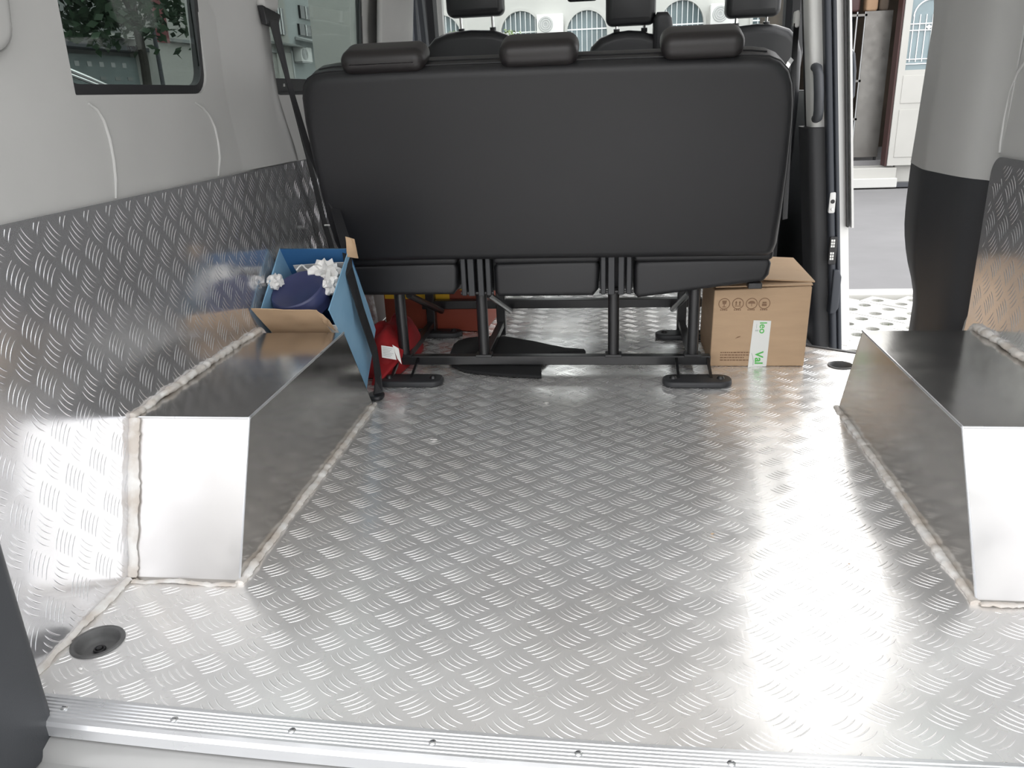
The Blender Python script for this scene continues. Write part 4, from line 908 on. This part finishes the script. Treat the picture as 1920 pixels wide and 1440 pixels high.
for i, (x, y, s) in enumerate(((-3.75, 20.6, .6), (-2.45, 20.8, .5))):
    V, F = [], []; rn = random.Random(20 + i)
    for k in range(900):
        d = Vector((rn.gauss(0, 1), rn.gauss(0, 1), rn.gauss(0, 1))).normalized() * (rn.random() ** .4); c = Vector((x + d.x * s, y + d.y * s * .7, 1.75 + d.z * .55))
        a = Vector((rn.gauss(0, 1), rn.gauss(0, 1), rn.gauss(0, 1))).normalized() * .06; b = a.cross(d).normalized() * .035; i0 = len(V)
        V += [c - a, c + b, c + a, c - b]; F.append((i0, i0 + 1, i0 + 2, i0 + 3))
    e = empty('shrub', (x, y, GZ), label=('pale green shrub in front of the white building, left of the driver headrest', 'pale green shrub under the driver headrest, nearer the arched windows')[i], cat='shrub')
    obj('foliage', V, F, 'shrub', e, recalc=False); obj('stem', *tube([(x, y, GZ), (x + .03, y, .6), (x, y, 1.7)], [.05, .04, .02], 7), 'bark', e, smooth=True)

# ------------------------------------------------------------------ outside left: buildings, tree, parked car
gb = empty('grey_building', (-10, 12, GZ), label='grey building seen through the rear side window', cat='building')
obj('wall', *bx(-11, -9, 4, 16.0, GZ, 11), 'plaster_grey', gb)
obj('ledge', *bx(-9.0, -8.80, 4, 15.9, 2.06, 2.12), 'plaster_light', gb)
obj('shop_sign', *bx(-9.0, -8.9, 13.0, 15.6, 1.25, 1.75), 'signgrey', gb)
obj('canopy', *bx(-9.0, -8.6, 11.2, 15.9, 1.83, 1.90), 'dgrey_trim', gb)
for y in (13.4, 13.75, 14.1, 14.45, 14.8): obj('sign_mark', *bx(-8.9, -8.89, y, y + .12, 1.56, 1.64), 'acgrey', gb)
for y in (13.3, 13.7, 14.05, 14.5, 14.9): obj('sign_mark', *bx(-8.9, -8.89, y, y + .16, 1.34, 1.40), 'plaster_grey', gb)
for y in (8.0, 10.2, 12.8, 14.4): obj('shop_window', *bx(-9.02, -8.97, y, y + 1.2, -.3, 1.1), 'glass_house', gb)
for y in (8.0, 10.5, 13.0, 15.2): 
    w = obj('window', *bx(-9.03, -8.97, y, y + 1.2, 3.0, 4.4), 'glass_house', gb); obj('frame', *bx(-8.99, -8.95, y + .57, y + .63, 3.0, 4.4), 'bars', w)
pb = empty('pale_building', (-10, 20, GZ), label='pale building with dark windows seen through both left windows', cat='building')
obj('wall', *bx(-12, -8.4, 15.3, 21.9, GZ, 11), 'plaster_light', pb)
obj('ledge', *bx(-8.4, -8.3, 15.3, 20.9, 2.02, 2.08), 'plaster_grey', pb)
obj('wall_return', *bx(-12, -8.42, 21.9, 25.0, GZ, 11), 'plaster_mid', pb)
obj('wall_return', *bx(-12, -8.38, 25.0, 40, GZ, 11), 'plaster_light', pb)
obj('awning', *prism([(-8.4, 2.50), (-7.9, 2.34), (-7.9, 2.31), (-8.4, 2.42)], lambda a, b, d: (a, d, b), 22.4, 24.6), 'acgrey', pb)
obj('awning', *prism([(-8.4, 2.30), (-8.1, 2.22), (-8.1, 2.19), (-8.4, 2.24)], lambda a, b, d: (a, d, b), 20.6, 22.3), 'plaster_grey', pb)
obj('roller_door', *bx(-8.42, -8.375, 20.9, 21.88, GZ, 2.06), 'door_white', pb)
obj('door_jamb', *bx(-8.42, -8.36, 21.88, 21.98, GZ, 2.12), 'acgrey', pb)
for y, z0, z1, wd in ((21.1, 2.48, 3.10, .55), (22.7, 2.55, 2.83, 1.4), (22.9, 2.98, 3.3, 1.2), (26.75, 2.90, 3.24, .95), (17.2, 2.7, 3.6, 1.1)):
    w = obj('window', *bx(-8.45, -8.36, y, y + wd, z0, z1), 'cardark', pb)
    for q in (.33, .66): obj('frame', *bx(-8.36, -8.34, y + wd * q - .02, y + wd * q + .02, z0, z1), 'bars', w)
obj('dark_entrance', *bx(-8.42, -8.36, 24.85, 25.4, GZ, 2.36), 'dgrey_trim', pb)
obj('string_course', *bx(-8.4, -8.3, 25.4, 40, 2.40, 2.50), 'plaster_grey', pb)
acunit(-8.4, 1.86, 22.1, 'white air conditioner on the pale building, seen through the window beside the bench', .78, lambda a, b, d: (-8.4 - d, 22.1 + a * 1.6, 1.86 + b))
tr = empty('street_tree', (-6, 10.45, GZ), label='dark leafy street tree seen through the rear side window', cat='tree')
obj('trunk', *tube([(-6, 10.45, GZ), (-6.02, 10.47, .6), (-6, 10.5, 1.4), (-6.03, 10.5, 2.3), (-6.0, 10.4, 3.4)], [.065, .06, .055, .05, .04], 10), 'bark', tr, smooth=True)
obj('branch', *tube([(-6, 10.5, 1.9), (-5.9, 10.0, 2.3), (-5.7, 9.4, 2.6)], [.05, .04, .02], 8), 'bark', tr, smooth=True)
rn = random.Random(5); V, F = [], []
for k in range(2600):
    if k % 26 == 0:
        cl = Vector((-6 + rn.gauss(0, .45), 9.95 + rn.gauss(0, .75), 1.75 + abs(rn.gauss(0, .9))))
    c = cl + Vector((rn.gauss(0, .13), rn.gauss(0, .15), rn.gauss(0, .11)))
    a = Vector((rn.gauss(0, 1), rn.gauss(0, 1), rn.gauss(0, .7))).normalized() * .075; b = a.cross(Vector((rn.gauss(0, 1), rn.gauss(0, 1), rn.gauss(0, 1)))).normalized() * .04; i0 = len(V)
    V += [c - a, c + b, c + a, c - b]; F.append((i0, i0 + 1, i0 + 2, i0 + 3))
obj('foliage', V, F, 'leaf', tr, recalc=False)
bn = empty('street_banner', (-6.6, 12.0, GZ), label='red and blue banner on a pole behind the street tree', cat='banner')
obj('pole', *tube([(-6.6, 11.95, GZ), (-6.6, 11.95, 3)], .03, 8), 'dgrey_trim', bn, smooth=True)
obj('cloth', *bx(-6.61, -6.59, 11.97, 12.35, 1.75, 2.5), 'red_cloth', bn)
car = empty('parked_car', (-3.9, 2.8, GZ), label='dark parked car with chrome roof rail, seen low in the rear side window', cat='car')
prof = [(.2, -.40), (.15, .05), (.3, .32), (1.35, .42), (2.0, .93), (2.5, 1.08), (3.2, 1.15), (3.8, 1.145), (4.2, 1.09), (4.5, 1.02), (4.9, .92), (5.2, .80), (5.4, .5), (5.45, .1), (5.35, -.40)]
obj('body', *slab(prof, lambda a, b, d: (d + (.14 * max(0, b - .42) if d < -3.9 else -.14 * max(0, b - .42)), a, b), -4.75, -3.0, .06, 3), 'carpaint', car, smooth=True, ang=40)
obj('side_window', *prism([(1.62, .46), (2.12, .88), (2.6, 1.02), (3.8, 1.06), (4.3, .985), (4.7, .90), (5.0, .78), (5.05, .50)], lambda a, b, d: (-3.002 - .14 * max(0, b - .42) + d, a, b), -.01, .006), 'cardark', car)
obj('roof_rail', *tube([(-3.0, y, z) for y, z in ((2.4, 1.10), (2.9, 1.165), (3.6, 1.175), (4.1, 1.13), (4.375, 1.078), (4.617, 1.019), (4.9, .945), (5.1, .88))], .014, 8), 'chrome', car, smooth=True)
obj('window_trim', *tube([(-2.99, y, z) for y, z in ((2.2, .95), (2.7, 1.10), (3.6, 1.14), (4.1, 1.10), (4.375, 1.05), (4.617, .995), (4.9, .925), (5.1, .86))], .010, 8), 'chrome', car, smooth=True)
for y in (1.05, 4.2):
    for x in (-3.02, -4.65):
        wh = obj('wheel', *lathe([(.18, -.10), (.33, -.10), (.35, -.06), (.35, .06), (.33, .10), (.18, .10), (.16, .06), (0, .06)], 24, (x, y, GZ + .35), (Vector((0, 1, 0)), Vector((0, 0, 1)), Vector((1, 0, 0)))), 'rubber', car, smooth=True)
        obj('hub', *lathe([(0, .075), (.16, .065), (.18, .05)], 16, (x, y, GZ + .35), (Vector((0, 1, 0)), Vector((0, 0, 1)), Vector((1, 0, 0)))), 'chrome', wh, smooth=True)
